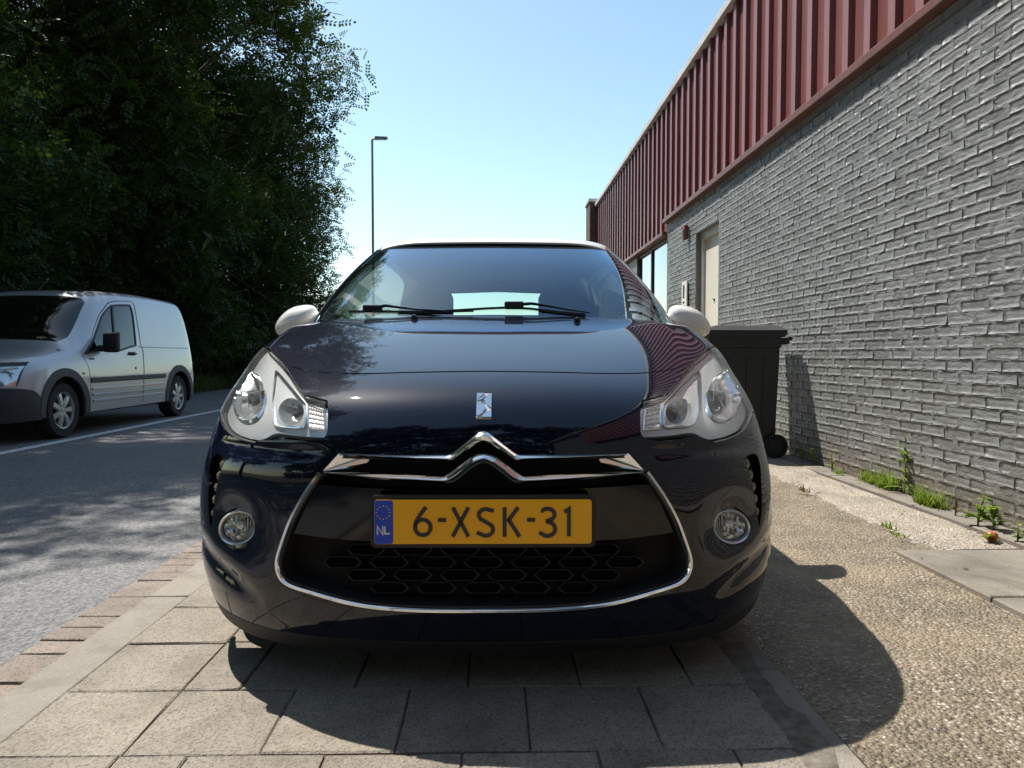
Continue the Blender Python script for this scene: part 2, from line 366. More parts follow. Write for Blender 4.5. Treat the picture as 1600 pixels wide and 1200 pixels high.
def leaf(name, a, b, trans=0.35):
    t = NT(name); g = t.n('NewGeometry'); 
    c = t.ramp(g.outputs['Random Per Island'], [(0.0, a), (1.0, b)])
    p = t.n('BsdfPrincipled'); t.l(c, p.inputs['Base Color']); p.inputs['Roughness'].default_value = 0.5; p.inputs['Specular IOR Level'].default_value = 0.25
    tl = t.n('BsdfTranslucent'); hs = t.mix(c, (1.3, 1.35, 0.45), 1.0, 'MULTIPLY'); t.l(hs, tl.inputs['Color'])
    mx = t.n('MixShader'); mx.inputs[0].default_value = trans; t.l(p.outputs[0], mx.inputs[1]); t.l(tl.outputs[0], mx.inputs[2])
    t.l(mx.outputs[0], t.out.inputs['Surface']); return t.m
M['leaf'] = leaf('tree_leaf', (0.019, 0.040, 0.012), (0.055, 0.092, 0.022), 0.34)
M['shrub'] = leaf('shrub_leaf', (0.02, 0.036, 0.013), (0.04, 0.065, 0.02), 0.2)
M['weed'] = leaf('weed_leaf', (0.13, 0.20, 0.03), (0.26, 0.34, 0.08), 0.45)
M['dry'] = leaf('dry_stem', (0.14, 0.09, 0.045), (0.24, 0.17, 0.09), 0.15)
M['apple'] = simple('apple_skin', (0.55, 0.10, 0.05), 0.35, var=0.4, vscale=18)
M['grass'] = leaf('grass_blade', (0.05, 0.075, 0.02), (0.12, 0.13, 0.04), 0.3)
M['joint'] = simple('joint_dirt', (0.15, 0.13, 0.105), 0.95, var=0.5, vscale=25, bump=0.7, bscale=120)
M['van_glass'] = glass('van_side_glass', (0.16, 0.18, 0.18), 1.5, 0.01, boost=1.9)
M['sand_joint'] = simple('joint_sand', (0.135, 0.092, 0.070), 0.95, var=0.5, vscale=30, bump=0.6, bscale=200)
M['litter'] = leaf('dry_litter', (0.10, 0.065, 0.035), (0.26, 0.19, 0.10), 0.1)
M['indicator'] = simple('indicator_lens', (0.80, 0.66, 0.60), 0.2, 0.4, var=0.08)  # pink tint: reflection of the amber bulbs put into the base colour
# ================================================================== ground, road, pavement
ROAD_Z = -0.05
def sheet(name, x0, x1, y0, y1, z, m, kind='structure', parent=None, nx=1, ny=1, fz=None):
    xs = np.linspace(x0, x1, nx+1); ys = np.linspace(y0, y1, ny+1)
    V = [(x, y, z+(fz(x, y) if fz else 0)) for y in ys for x in xs]
    F = [(j*(nx+1)+i, j*(nx+1)+i+1, (j+1)*(nx+1)+i+1, (j+1)*(nx+1)+i) for j in range(ny) for i in range(nx)]
    o = mesh(name, V, F, m, parent)
    if parent is None: o['kind'] = kind
    return o
sheet('ground', -1500, 1500, -600, 1500, -0.12, M['soil'])
KX0, KX1 = -1.235, -1.082                # kerb
GX0 = -1.405                             # outer end of the gutter bricks
SX1 = 0.655                              # right end of the slabs
sheet('road', -7.3, GX0+0.012, -40, 400, ROAD_Z, M['asphalt'], ny=40, nx=2)
sheet('road_line', -4.62, -4.50, -40, 300, ROAD_Z+0.004, M['line'])
# verge and far footpath beyond the parking lane
sheet('verge', -60, -7.3, -40, 400, -0.03, M['soil'])
# pavement bed with slabs, kerb stones and gutter bricks as pieces
pav = sheet('pavement', GX0, 0.78, -12, 120, -0.064, M['bed'])
def edged_slab(w, d, h, bev, seed):
    """box with worn, slightly uneven top edges; origin at the middle of the top face"""
    r = random.Random(seed); mb = MB(); jj = lambda s=0.0016: r.uniform(-s, s)
    ring = []
    for (z, ins) in ((-h, 0.0), (-bev, 0.0), (0, bev)):
        pts = []
        for sx, sy in ((-1, -1), (0, -1), (1, -1), (1, 0), (1, 1), (0, 1), (-1, 1), (-1, 0)):
            pts.append((sx*(w/2-ins)+jj(), sy*(d/2-ins)+jj(), z+(jj(0.0008) if z > -h else 0)))
        ring.append(pts)
    V = sum(ring, []); F = [(k*8+i, k*8+(i+1) % 8, (k+1)*8+(i+1) % 8, (k+1)*8+i) for k in range(2) for i in range(8)]+[tuple(16+i for i in range(8))]
    return mb.add(V, F)
SLW = 0.2985; SLP = 0.3030; JW = 0.0
slab_full = [edged_slab(0.2865, 0.296, 0.055, 0.003, s).build('slab', M['slab'], pav) for s in range(5)]
slab_half = [edged_slab(0.1405, 0.296, 0.055, 0.003, s+50).build('slab', M['slab'], pav) for s in range(3)]
used = set()
def put(src, loc, rz=0.0, tilt=0.003):
    if src.name not in used: o = src; used.add(src.name)
    else: o = src.copy(); C.objects.link(o)
    o.location = loc; o.rotation_euler = (random.uniform(-tilt, tilt), random.uniform(-tilt, tilt), rz+random.uniform(-0.003, 0.003)); return o
row_y = 1.512-2*0.3012
k = 0
for r in range(0, 45):
    yc = row_y+0.3012*(r-0.5)
    x = KX1-0.010
    odd = (r % 2 == 0)
    seq = []
    if odd: seq = ['f', 'h', 'f', 'f', 'f', 'f', 'h']
    else: seq = ['f']*6
    for q in seq:
        wd = 0.2912 if q == 'f' else 0.1456
        if x+wd > SX1+0.15: break
        put((slab_full if q == 'f' else slab_half)[k % (5 if q == 'f' else 3)], (x+wd/2, yc+random.uniform(-.0015, .0015), random.uniform(-0.0025, 0.0012)), math.pi*(k % 2)); k += 1
        x += wd
sheet('joint_sand', KX1-0.002, 0.655, -2, 30, -0.0065, M['sand_joint'], parent=pav)
# kerb stones (1 m)
ks = [edged_slab(0.150, 0.992, 0.13, 0.006, s+80).build('kerb_stone', M['kerb'], pav) for s in range(2)]
for i in range(-1, 26):
    put(ks[i % 2], ((KX0+KX1)/2, 0.03+i*1.0, random.uniform(-0.001, 0.001)), 0, 0.0005)
# gutter bricks laid across
gb = [edged_slab(0.196, 0.0955, 0.05, 0.003, s+30).build('gutter_brick', M['gutter_brick'], pav) for s in range(5)]
y = 1.2; i = 0
while y < 24.0:
    put(gb[i % 5], (KX0-0.004-0.098, y, ROAD_Z+0.006+random.uniform(-0.003, 0.003)), math.pi*(i % 2), 0.012); y += 0.1005; i += 1
# narrow concrete band right of the slabs
cb = [edged_slab(0.066, 0.992, 0.07, 0.004, s+90).build('edge_band', M['edging'], pav) for s in range(2)]
for i in range(-1, 15): put(cb[i % 2], (0.734, 0.4+i*1.0, 0.0), 0, 0.001)
# exposed aggregate forecourt, gently uneven
def fz(x, y): return 0.004*math.sin(1.7*x+0.6*y)+0.003*math.sin(2.9*y-1.1*x)
sheet('forecourt', 0.77, 2.6, -12, 40, -0.006, M['aggregate'], nx=12, ny=160, fz=fz)
# ragged dirty joint between slabs and band
rj = random.Random(3)
V = []; F = []
for i in range(270):
    yy = 0.8+i*0.05; V += [(0.60, yy, -0.0045), (0.672, yy, -0.002+rj.uniform(-.001, .003)), (0.712+rj.uniform(-.018, .022), yy, 0.0022)]
    if i: F += [(3*i-3, 3*i-2, 3*i+1, 3*i), (3*i-2, 3*i-1, 3*i+2, 3*i+1)]
mesh('joint_dirt', V, F, M['joint'], pav)
# pale aggregate strip and edging along the wall
V = []; F = []; ys = np.concatenate([np.arange(3.06, 9, 0.035), np.arange(9, 40, .3)])
for i, yy in enumerate(ys):
    V += [(1.92+0.035*math.sin(yy*3.1)+rj.uniform(-.03, .03), yy, -0.022), (1.99+0.035*math.sin(yy*3.1)+0.02*math.sin(yy*11)+rj.uniform(-.03, .03), yy, 0.004), (2.15, yy, 0.007+fz(2.15, yy)), (2.36, yy, 0.006)]
    if i: F += [(4*i-4+k, 4*i-3+k, 4*i+1+k, 4*i+k) for k in range(3)]
o = mesh('pale_strip', V, F, M['agg_light']); o['kind'] = 'structure'
eb = [edged_slab(0.145, 0.492, 0.08, 0.005, s+20).build('edging_stone', M['edging'], None) for s in range(3)]
edg = sheet('wall_border', 2.30, 2.62, -4, 20, 0.0065, M['bed'])
for e in eb: e.parent = edg
for i in range(-6, 24): put(eb[i % 3], (2.412+random.uniform(-.004, .004), 0.2+i*0.5, 0.012+random.uniform(-.002, .003)), math.pi*(i % 2), 0.006)
# concrete slabs that interrupt the pale strip
fs = edged_slab(0.66, 0.60, 0.05, 0.006, 4).build('paving_slab', M['edging'], None)
fo = sheet('slab_patch', 1.90, 2.30, 1.2, 3.04, 0.0005, M['bed']); fs.parent = fo
for i, (xx, yy) in enumerate([(2.06, 2.74), (2.06, 2.13), (2.06, 1.52)]): put(fs, (xx, yy, 0.009), 0, 0.002)

# ================================================================== the brick building
WX = 2.50
bld = empty('brick_building', (WX+4, 6, 0))
tag(bld, 'low grey painted brick building with red ribbed metal cladding along its top', 'building')
def bpart(mb, name, m, **kw):
    o = mb.build(name, m, None, **kw); o.parent = bld; o.matrix_parent_inverse = bld.matrix_basis.inverted(); return o
def fixp(o, p): o.parent = p; o.matrix_parent_inverse = p.matrix_basis.inverted() if p is bld else Matrix(); return o
Y_END = 17.7; Y_STEP = 10.5; DOOR = (8.06, 8.98, 2.38)
# wall core with the door and window openings left out
core = MB(); XM = WX+0.0040
def wall_rect(y0, y1, z0, z1): core.box((XM, y0, z0), (XM+0.22, y1, z1))
wall_rect(-9, DOOR[0], -0.1, 2.9); wall_rect(DOOR[0], DOOR[1], DOOR[2], 2.9); wall_rect(DOOR[1], Y_STEP, -0.1, 2.9)
wall_rect(Y_STEP, Y_END, -0.1, 0.75); wall_rect(12.75, Y_END, 0.75, 2.6)
core.box((WX+0.10, -9, 2.9), (WX+0.3, Y_END, 4.45)); core.box((WX+0.3, -9, 4.2), (WX+8, Y_END, 4.3)); core.box((WX+7.8, -9, -.1), (WX+8, Y_END, 4.2))
core.box((WX+0.3, Y_END-.2, -.1), (WX+7.8, Y_END, 4.2)); core.box((WX+0.3, -9, -.1), (WX+7.8, -8.8, 4.2))
wall = bpart(core, 'wall', M['brick'])
# bricks: length along Y, rough split faces
BL, BH, PL, PH = 0.2135, 0.0560, 0.2200, 0.0625
def rough_brick(seed, L=BL, H=BH):
    r = np.random.default_rng(seed); nu, nv = 6, 3
    us = np.linspace(-L/2, L/2, nu+1); vs = np.linspace(-H/2, H/2, nv+1)
    base = r.uniform(-0.0012, 0.0012); tilt = r.uniform(-0.002, 0.002); tv = r.uniform(-0.002, 0.002)
    V = []; F = []
    for j, v in enumerate(vs):
        for i, u in enumerate(us):
            edge = (i in (0, nu)) or (j in (0, nv))
            d = base+tilt*u/L*2+tv*v/H*2+r.uniform(-0.0032, 0.0022)
            if edge: d += 0.002+r.uniform(0, 0.003)
            V.append((d, u+(r.uniform(-.002, .002) if i in (0, nu) else r.uniform(-.008, .008)), v+(r.uniform(-.0018, .0018) if j in (0, nv) else r.uniform(-.004, .004))))
    n = nu+1
    for j in range(nv):
        for i in range(nu): F.append((j*n+i, (j+1)*n+i, (j+1)*n+i+1, j*n+i+1))
    ring = [i for i in range(n)]+[j*n+nu for j in range(1, nv+1)]+[nv*n+i for i in range(nu-1, -1, -1)]+[j*n for j in range(nv-1, 0, -1)]
    b0 = len(V)
    cs = [0, nu, nv*n+nu, nv*n]
    for c in cs: V.append((0.014, V[c][1], V[c][2]))
    F += [tuple(reversed(ring[0:nu+1]))+(b0, b0+1)]
    F += [tuple(reversed(ring[nu:nu+nv+1]))+(b0+1, b0+2)]
    F += [tuple(reversed(ring[nu+nv:2*nu+nv+1]))+(b0+2, b0+3)]
    F += [tuple(reversed(ring[2*nu+nv:]+[ring[0]]))+(b0+3, b0)]
    return V, F
NVAR = 20
variants = [rough_brick(100+i) for i in range(NVAR)]
half_var = [rough_brick(200+i, 0.0995) for i in range(6)]
cells = []
ncourse = int(2.80/PH)
rb = random.Random(5)
for c in range(ncourse):
    zc = 0.02+PH*(c+0.5); yo = -3.0+(0.11 if c % 2 else 0.0)
    for i in range(0, 64):
        yc = yo+i*PL; y0, y1 = yc-BL/2, yc+BL/2; half = False
        if y1 > Y_STEP: continue
        if zc-0.03 < DOOR[2] and y1 > DOOR[0]-0.003 and y0 < DOOR[1]+0.003:
            if y0 < DOOR[0]-0.08 and y1 > DOOR[0]: yc = y0+0.05; half = True
            elif y1 > DOOR[1]+0.08 and y0 < DOOR[1]: yc = y1-0.05; half = True
            else: continue
        cells.append((yc, zc, half))
def vis(c):
    p, d = project(np.array([WX, c[0], c[1]])); return -20 < p[0] < 1620 and -10 < p[1] < 1200 and c[0] > 2.5
seen = sorted([c for c in cells if vis(c) and not c[2]], key=lambda c: c[0])[:300]
seen_set = set((c[0], c[1]) for c in seen)
vmesh = []
for i, (V, F) in enumerate(variants):
    me = bpy.data.meshes.new('brick'); me.from_pydata(V, [], F); me.materials.append(M['brick'])
    me.polygons.foreach_set('use_smooth', [True]*18+[False]*4); vmesh.append(me)
for q, (yc, zc, h) in enumerate(seen):
    o = bpy.data.objects.new('brick', vmesh[rb.randrange(NVAR)]); C.objects.link(o); o.parent = wall
    o.matrix_parent_inverse = Matrix()
    o.location = (WX+rb.uniform(-.0018, .0010), yc, zc); 
    o.rotation_euler = (rb.uniform(-.006, .006), 0, 0)
SV = []; SF = []
nS = 0
for (yc, zc, h) in cells:
    if (yc, zc) in seen_set: continue
    V, F = (half_var[rb.randrange(6)] if h else variants[rb.randrange(NVAR)])
    dx = WX+rb.uniform(-.0018, .0010)
    SV += [(v[0]+dx, v[1]+yc, v[2]+zc) for v in V]; SF += [tuple(nS+i for i in f) for f in F]; nS += len(V)
bw = mesh('brickwork', SV, SF, M['brick'], wall); bw['kind'] = 'stuff'
bw.data.polygons.foreach_set('use_smooth', ([True]*18+[False]*4)*(len(SF)//22))
for o in wall.children: o.parent = wall
# wall object sits at world origin through its parent inverse; children keep world coordinates
# cladding sheets, three ribs each
CP = 0.2975; CTOP = 4.50
def clad_sheet(z0, z1, n=3):
    prof = []; mi = []
    for q in range(n):
        b = q*CP
        for (dy, dx, k) in ((0.0, 0.0, 0), (0.185, 0.0, 0), (0.195, -0.034, 2), (0.277, -0.034, 1), (0.2975, 0.0, 0)):
            if q and dy == 0: continue
            prof.append((b+dy, dx, k))
    V = []; F = []; mid = []
    for (yy, xx, k) in prof: V += [(xx, yy, z0), (xx, yy, z1)]
    for i in range(len(prof)-1):
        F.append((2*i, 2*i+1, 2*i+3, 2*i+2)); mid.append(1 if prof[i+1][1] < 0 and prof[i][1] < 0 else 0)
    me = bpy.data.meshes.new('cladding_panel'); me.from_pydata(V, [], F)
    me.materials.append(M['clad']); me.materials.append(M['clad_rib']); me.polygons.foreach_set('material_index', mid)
    return me
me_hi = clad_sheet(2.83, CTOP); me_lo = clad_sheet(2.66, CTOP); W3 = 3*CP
yy = Y_STEP
while yy > -3.2:
    yy -= W3
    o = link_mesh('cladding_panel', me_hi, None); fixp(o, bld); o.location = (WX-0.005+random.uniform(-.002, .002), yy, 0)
yy = Y_STEP
while yy < Y_END-0.3:
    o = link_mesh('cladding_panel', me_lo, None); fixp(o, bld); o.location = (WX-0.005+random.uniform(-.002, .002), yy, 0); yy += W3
Y_END2 = yy
def bar(name, m, a, b, bev=0.006): return bpart(MB().box(a, b, bev), name, m)
bar('drip_flashing', M['flash'], (WX-0.075, -3.2, 2.775), (WX+0.10, Y_STEP-0.002, 2.835))
bar('drip_flashing', M['flash'], (WX-0.072, Y_STEP+0.002, 2.61), (WX+0.10, Y_END2, 2.665))
bar('coping', M['capping'], (WX-0.085, -9, CTOP-0.01), (WX+0.35, Y_END2, CTOP+0.075))
# brick pier at the far end
pier = MB().box((WX-0.20, Y_END2+0.01, -0.1), (WX+3, Y_END2+0.75, 4.62)); bpart(pier, 'end_pier', M['dark_brick'])
bpart(MB().box((WX-0.23, Y_END2+0.005, 4.622), (WX+3, Y_END2+0.78, 4.70), 0.01), 'pier_cap', M['capping'])
# door in its recess
dr = empty('door'); fixp(dr, bld)
def sub(mb, name, m, p, **kw):
    o = mb.build(name, m, None, **kw); o.parent = p
    root = p
    o.matrix_parent_inverse = Matrix(); return o
xr = WX+0.115
fr = MB().box((xr-0.05, DOOR[0]+0.002, 0), (xr+0.02, DOOR[0]+0.06, DOOR[2]-0.002)).box((xr-0.05, DOOR[1]-0.06, 0), (xr+0.02, DOOR[1]-0.002, DOOR[2]-0.002)).box((xr-0.05, DOOR[0]+0.06, DOOR[2]-0.09), (xr+0.02, DOOR[1]-0.06, DOOR[2]-0.002))
sub(fr, 'frame', M['white_frame'], dr)
sub(MB().box((xr-0.01, DOOR[0]+0.064, 0.02), (xr+0.03, DOOR[1]-0.064, DOOR[2]-0.094), 0.003), 'door_leaf', M['door'], dr)
sub(MB().lathe([(0.0, -0.016), (0.014, -0.016), (0.016, -0.008), (0.016, 0)], 14, 'x', (xr-0.01, 8.52, 1.52)), 'peephole', M['dark_frame'], dr)
sub(MB().box((xr-0.022, 8.19, 0.98), (xr-0.011, 8.24, 1.16), 0.003).tube([(xr-0.022, 8.215, 1.08), (xr-0.065, 8.215, 1.08), (xr-0.065, 8.33, 1.08)], 0.009), 'handle', M['chrome'], dr)
sub(MB().box((xr-0.16, DOOR[0], -0.05), (xr+0.03, DOOR[1], 0.02), 0.004), 'threshold', M['edging'], dr)
sub(MB().box((xr+0.035, DOOR[0]-.05, -0.05), (xr+0.06, DOOR[1]+.05, 2.5)), 'backing', M['void'], dr)
# window band beyond the step
wn = empty('window'); fixp(wn, bld)
wf = MB()
for (a, b) in ((Y_STEP+.003, Y_STEP+.06), (11.66, 11.72), (12.69, 12.747)): wf.box((WX+0.03, a, 0.752), (WX+0.09, b, 2.605))
for (a, b) in ((Y_STEP+.06, 11.66), (11.72, 12.69)):
    wf.box((WX+0.03, a, 0.752), (WX+0.09, b, 0.82)); wf.box((WX+0.03, a, 2.555), (WX+0.09, b, 2.605))
sub(wf, 'frame', M['dark_frame'], wn)
for (a, b) in ((Y_STEP+.06, 11.66), (11.72, 12.69)): sub(MB().box((WX+0.055, a, 0.82), (WX+0.063, b, 2.555)), 'pane', M['window'], wn)
sub(MB().box((WX-0.04, Y_STEP+.003, 0.70), (WX+0.12, 12.747, 0.748), 0.005), 'sill', M['edging'], wn)
sub(MB().box((WX+0.6, Y_STEP, 0.1), (WX+0.65, 12.75, 2.7)), 'blind', M['cabin'], wn)
# sign and small box on the wall
sg = empty('wall_sign', (WX, 9.40, 1.48)); tag(sg, 'small white sign plate on the grey bricks beyond the cream door', 'sign')
MB().box((-0.030, -0.125, 0), (-0.012, 0.125, 0.345), 0.003).build('plate', M['sign'], sg)
MB().box((-0.033, -0.02, 0.13), (-0.0305, 0.055, 0.30)).box((-0.033, -0.02, 0.06), (-0.0305, 0.055, 0.085)).build('print', M['ink'], sg)
bx = empty('wall_box', (WX, 9.32, 2.36)); tag(bx, 'rust red alarm box on the wall above the white sign', 'box')
MB().box((-0.07, -0.05, 0), (-0.012, 0.05, 0.18), 0.010).build('housing', M['rust_box'], bx, smooth=True)
MB().box((-0.076, -0.03, 0.05), (-0.071, 0.03, 0.13), 0.002).build('cover', M['dark_frame'], bx)

# ================================================================== street lamp
def street_lamp(x, y, h, label):
    e = empty('street_lamp', (x, y, ROAD_Z)); tag(e, label, 'street lamp')
    MB().tube([(0, 0, 0), (0, 0, 1.2), (0, 0, 1.25), (0, 0, h)], [0.085, 0.085, 0.062, 0.045], 14).build('post', M['lamp_post'], e, smooth=True)
    MB().tube([(0, 0, h-0.02), (0.05, 0, h+0.03), (0.14, 0, h+0.05)], [0.04, 0.04, 0.035], 10).build('arm', M['lamp_post'], e, smooth=True)
    b = MB(); pr = [(0.10, -0.03, 0.0), (0.55, -0.05, 0.055), (0.55, 0.01, 0.085), (0.12, 0.09, 0.03)]
    b.add([(x0, s*wd, h+z0) for s in (-1, 1) for (x0, z0, wd) in ((0.10, 0.0, 0.10), (0.62, 0.04, 0.13), (0.62, 0.09, 0.12), (0.12, 0.12, 0.08))],
          [(0, 1, 2, 3), (7, 6, 5, 4), (0, 4, 5, 1), (1, 5, 6, 2), (2, 6, 7, 3), (3, 7, 4, 0)])
    b.build('lamp_head', M['lamp_post'], e)
    MB().box((0.2, -0.08, h-0.004), (0.56, 0.08, h+0.012), 0.006).build('diffuser', M['sign'], e)
    return e
P = on_Y(583.5, 215, 29.5)
street_lamp(P[0]-0.05, 29.5, P[2]-ROAD_Z-0.08, 'tall thin grey street lamp post beyond the black car')

# dry leaves and grit blown along the edges
r = np.random.default_rng(19); n = 420
x = np.where(r.random(n) < .5, r.normal(2.25, .12, n), np.where(r.random(n) < .5, r.normal(.70, .05, n), r.uniform(.8, 2.3, n))); y = r.uniform(1.5, 8.5, n); z = np.full(n, .012)
m2 = r.random(n) < .22; x[m2] = r.normal(KX0-.12, .12, m2.sum()); z[m2] = ROAD_Z+.016
a = r.uniform(0, 6.28, n); L = r.uniform(.004, .016, n); W = L*r.uniform(.25, .5, n); up = r.uniform(.0, .007, n)
D = np.stack([np.cos(a), np.sin(a)], 1); Nn = np.stack([-np.sin(a), np.cos(a)], 1); P2 = np.stack([x, y], 1)
def zz(p, h): return np.concatenate([p, h[:, None]], 1)
V = np.stack([zz(P2-D*L[:, None], z), zz(P2+Nn*W[:, None], z+up), zz(P2+D*L[:, None], z+up*.3), zz(P2-Nn*W[:, None], z+up*.6)], 1).reshape(-1, 3)
tag(big_mesh('leaf_litter', V, np.arange(4*n).reshape(-1, 4), M['litter']), 'scattered dry leaf bits and grit on the ground along the edges', 'litter', kind='stuff')
# ================================================================== trees
def leaf_template(n=9, length=0.36, lw=0.030, ll=0.084):
    """a pinnate spray: rachis along +x, leaflets left and right, slightly drooping"""
    V = []; F = []
    for i in range(n):
        s = (i//2+1)/(n//2+1); side = 1 if i % 2 else -1
        if i == n-1: side = 0
        p = np.array([length*s, 0, -0.10*s*s])
        d = np.array([0.55, 0.83*side, -0.25]) if side else np.array([1, 0, -0.4]); d /= np.linalg.norm(d)
        q = np.cross(d, [0, 0, 1.0]); q /= np.linalg.norm(q)
        b = len(V); V += [p, p+d*ll*0.5+q*lw, p+d*ll, p+d*ll*0.5-q*lw]; F.append((b, b+1, b+2, b+3))
    return np.array(V), np.array(F)
def rand_rot(n, r, upright=0.6):
    """random rotations (n,3,3), z axis biased upwards"""
    z = r.normal(size=(n, 3)); z[:, 2] = np.abs(z[:, 2])+upright; z /= np.linalg.norm(z, axis=1)[:, None]
    a = r.normal(size=(n, 3)); x = a-(a*z).sum(1)[:, None]*z; x /= np.linalg.norm(x, axis=1)[:, None]
    return np.stack([x, np.cross(z, x), z], 2)
def scatter(T, TF, P, Rm, S):
    V = np.einsum('nij,kj->nki', Rm, T)*S[:, None, None]+P[:, None, :]
    k = len(T); F = (TF[None]+(np.arange(len(P))*k)[:, None, None]).reshape(-1, TF.shape[1])
    return V.reshape(-1, 3), F
def crown_points(blobs, n, r, shell=0.55):
    """points inside ellipsoid blobs, denser towards their outside"""
    w = np.array([b[3]**2 for b in blobs]); w /= w.sum()
    idx = r.choice(len(blobs), n, p=w); B = np.array(blobs)[idx]
    d = r.normal(size=(n, 3)); d /= np.linalg.norm(d, axis=1)[:, None]
    rad = r.uniform(0, 1, n)**shell
    return B[:, :3]+d*rad[:, None]*B[:, 3:4]*np.array([1, 1, 0.75])
def make_tree(seed, H, rad, base, nspray, nblob=46, name='broadleaf_tree'):
    r = np.random.default_rng(seed)
    root = empty(name)
    mb = MB(); top = np.array([r.uniform(-.4, .4), r.uniform(-.4, .4), H*0.72])
    tr = [(0, 0, -0.1), (0.05, 0.02, H*0.12), tuple(top*0.5), tuple(top)]
    mb.tube(tr, [0.30, 0.24, 0.17, 0.05], 10)
    blobs = []
    for i in range(nblob):
        t = (i+0.5)/nblob; z = base+(H-base)*t
        prof = math.sin(math.pi*min(1, 0.16+0.86*t))**0.55
        ang = i*2.399+r.uniform(-.4, .4); rr = rad*prof*r.uniform(0.45, 0.93)
        br = r.uniform(0.75, 1.45)*(0.75+0.4*rad/4.5)
        c = np.array([math.cos(ang)*rr, math.sin(ang)*rr, z]); blobs.append((*c, br))
        zs = max(H*0.1, z-rr*0.7-0.4); s0 = np.array([top[0]*zs/top[2], top[1]*zs/top[2], min(zs, top[2])])
        if i % 2 == 0:
            mid = (s0+c)/2+np.array([0, 0, 0.25]); mb.tube([tuple(s0), tuple(mid), tuple(c)], [0.085, 0.05, 0.018], 6)
            for q in range(3):
                e = c+r.normal(size=3)*br*0.6; mb.tube([tuple(c*0.8+mid*0.2), tuple(e)], [0.022, 0.006], 4)
    mb.build('trunk', M['bark'], root, smooth=True)
    P = crown_points(blobs, nspray, r)
    P = P[P[:, 2] > base-1.2]
    T, TF = leaf_template()
    V, F = scatter(T, TF, P, rand_rot(len(P), r), r.uniform(0.75, 1.35, len(P)))
    big_mesh('crown', V, F, M['leaf'], root)
    return root
TREES = [make_tree(1, 15.0, 4.6, 2.4, 13500), make_tree(2, 17.0, 4.9, 2.6, 15000, 56), make_tree(3, 13.0, 4.2, 2.0, 13000), make_tree(4, 10.0, 3.4, 0.8, 14000, 44)]
tree_spots = [  # template, x, y, rz, scale, label
    (0, -10.0, 1.5, 0.0, 1.0, 'broad tree beside the road nearest the front bumper side of the van'),
    (2, -9.6, 7.6, 0.3, 1.0, 'leafy tree overhanging the front end of the silver van'),
    (1, -10.2, 13.2, 0.2, 1.0, 'tallest dense tree rising directly behind the silver van'),
    (0, -9.4, 18.8, 2.1, 1.15, 'dense dark tree beyond the back doors of the silver van'),
    (1, -10.4, 24.0, 2.6, 1.06, 'end tree of the roadside row with drooping twigs against the sky'),
    (1, -15.6, 9.5, 4.0, 0.95, 'second row tree behind the van showing only dark foliage'),
    (0, -15.2, 15.6, 5.0, 1.1, 'second row tree in deep shade behind the tallest tree'),
    (1, -14.6, 22.0, 0.9, 1.05, 'second row tree with pale sky gaps behind the end tree'),
    (2, -15.5, 28.0, 3.0, 1.1, 'farthest tree of the second row behind the lamp side trees'),
    (3, -8.6, 25.6, 0.4, 1.0, 'low bushy tree closing the far end of the roadside row'),
    (3, -9.2, 11.0, 2.2, 0.75, 'low bushy tree whose branches hang just over the van roof'),
    (3, -9.0, 17.0, 1.0, 0.85, 'low bushy tree filling the gap behind the van back doors'),
    (3, -9.2, 21.5, 3.7, 1.0, 'low bushy tree under the drooping twigs of the end tree'),
]
ut = set()
for (k, x, y, rz, s, lb) in tree_spots:
    o = TREES[k] if k not in ut else copy_tree(TREES[k]); ut.add(k)
    o.location = (x, y, -0.03); o.rotation_euler = (0, 0, rz); o.scale = (s, s, s)
    tag(o, lb, 'tree', 'trees along the far side of the road')
# shrubs under the trees
def make_shrub(seed, H, rad, n):
    r = np.random.default_rng(seed); root = empty('shrub')
    mb = MB()
    for q in range(7):
        a = r.uniform(0, 6.28); e = (math.cos(a)*rad*0.5, math.sin(a)*rad*0.5, H*r.uniform(0.5, 0.85)); mb.tube([(0, 0, -0.05), (e[0]*.4, e[1]*.4, e[2]*.55), e], [0.04, 0.025, 0.006], 5)
    mb.build('stem', M['bark'], root)
    blobs = [(math.cos(a)*rad*0.6*q, math.sin(a)*rad*0.6*q, z, rad*0.5) for a, q, z in [(r.uniform(0, 6.28), r.uniform(.2, 1), r.uniform(0.3, H-0.5)) for _ in range(16)]]
    P = crown_points(blobs, n, r); P = P[P[:, 2] > 0.02]
    T, TF = leaf_template(7, 0.26, 0.03, 0.085)
    V, F = scatter(T, TF, P, rand_rot(len(P), r), r.uniform(0.7, 1.3, len(P)))
    big_mesh('foliage', V, F, M['shrub'], root); return root
SH = [make_shrub(31, 3.4, 1.9, 6500), make_shrub(32, 2.6, 1.7, 5200)]
us = set()
sp = [(0, -9.3, 8.4), (1, -8.9, 10.6), (0, -9.2, 12.6), (0, -8.8, 14.8), (1, -8.6, 16.9), (0, -8.6, 19.0), (1, -8.3, 21.2), (0, -8.3, 23.4), (1, -8.0, 25.6), (0, -10.8, 16.0), (0, -10.6, 20.5), (0, -10.8, 11.4)]
lbs = ['shaded shrub behind the front of the silver van', 'low shaded shrub behind the windscreen of the silver van', 'tall shaded shrub behind the cab roof of the van',
       'tall shaded shrub behind the load bay of the van', 'low shrub at the back corner of the van', 'tall shrub just past the van back doors',
       'low shrub on the verge past the van', 'tall dark shrub on the verge between the van and the black car', 'low shrub at the end of the verge by the black car mirror',
       'inner shrub deep in shade behind the van load bay', 'inner shrub deep in shade past the van back doors', 'inner shrub deep in shade behind the van cab']
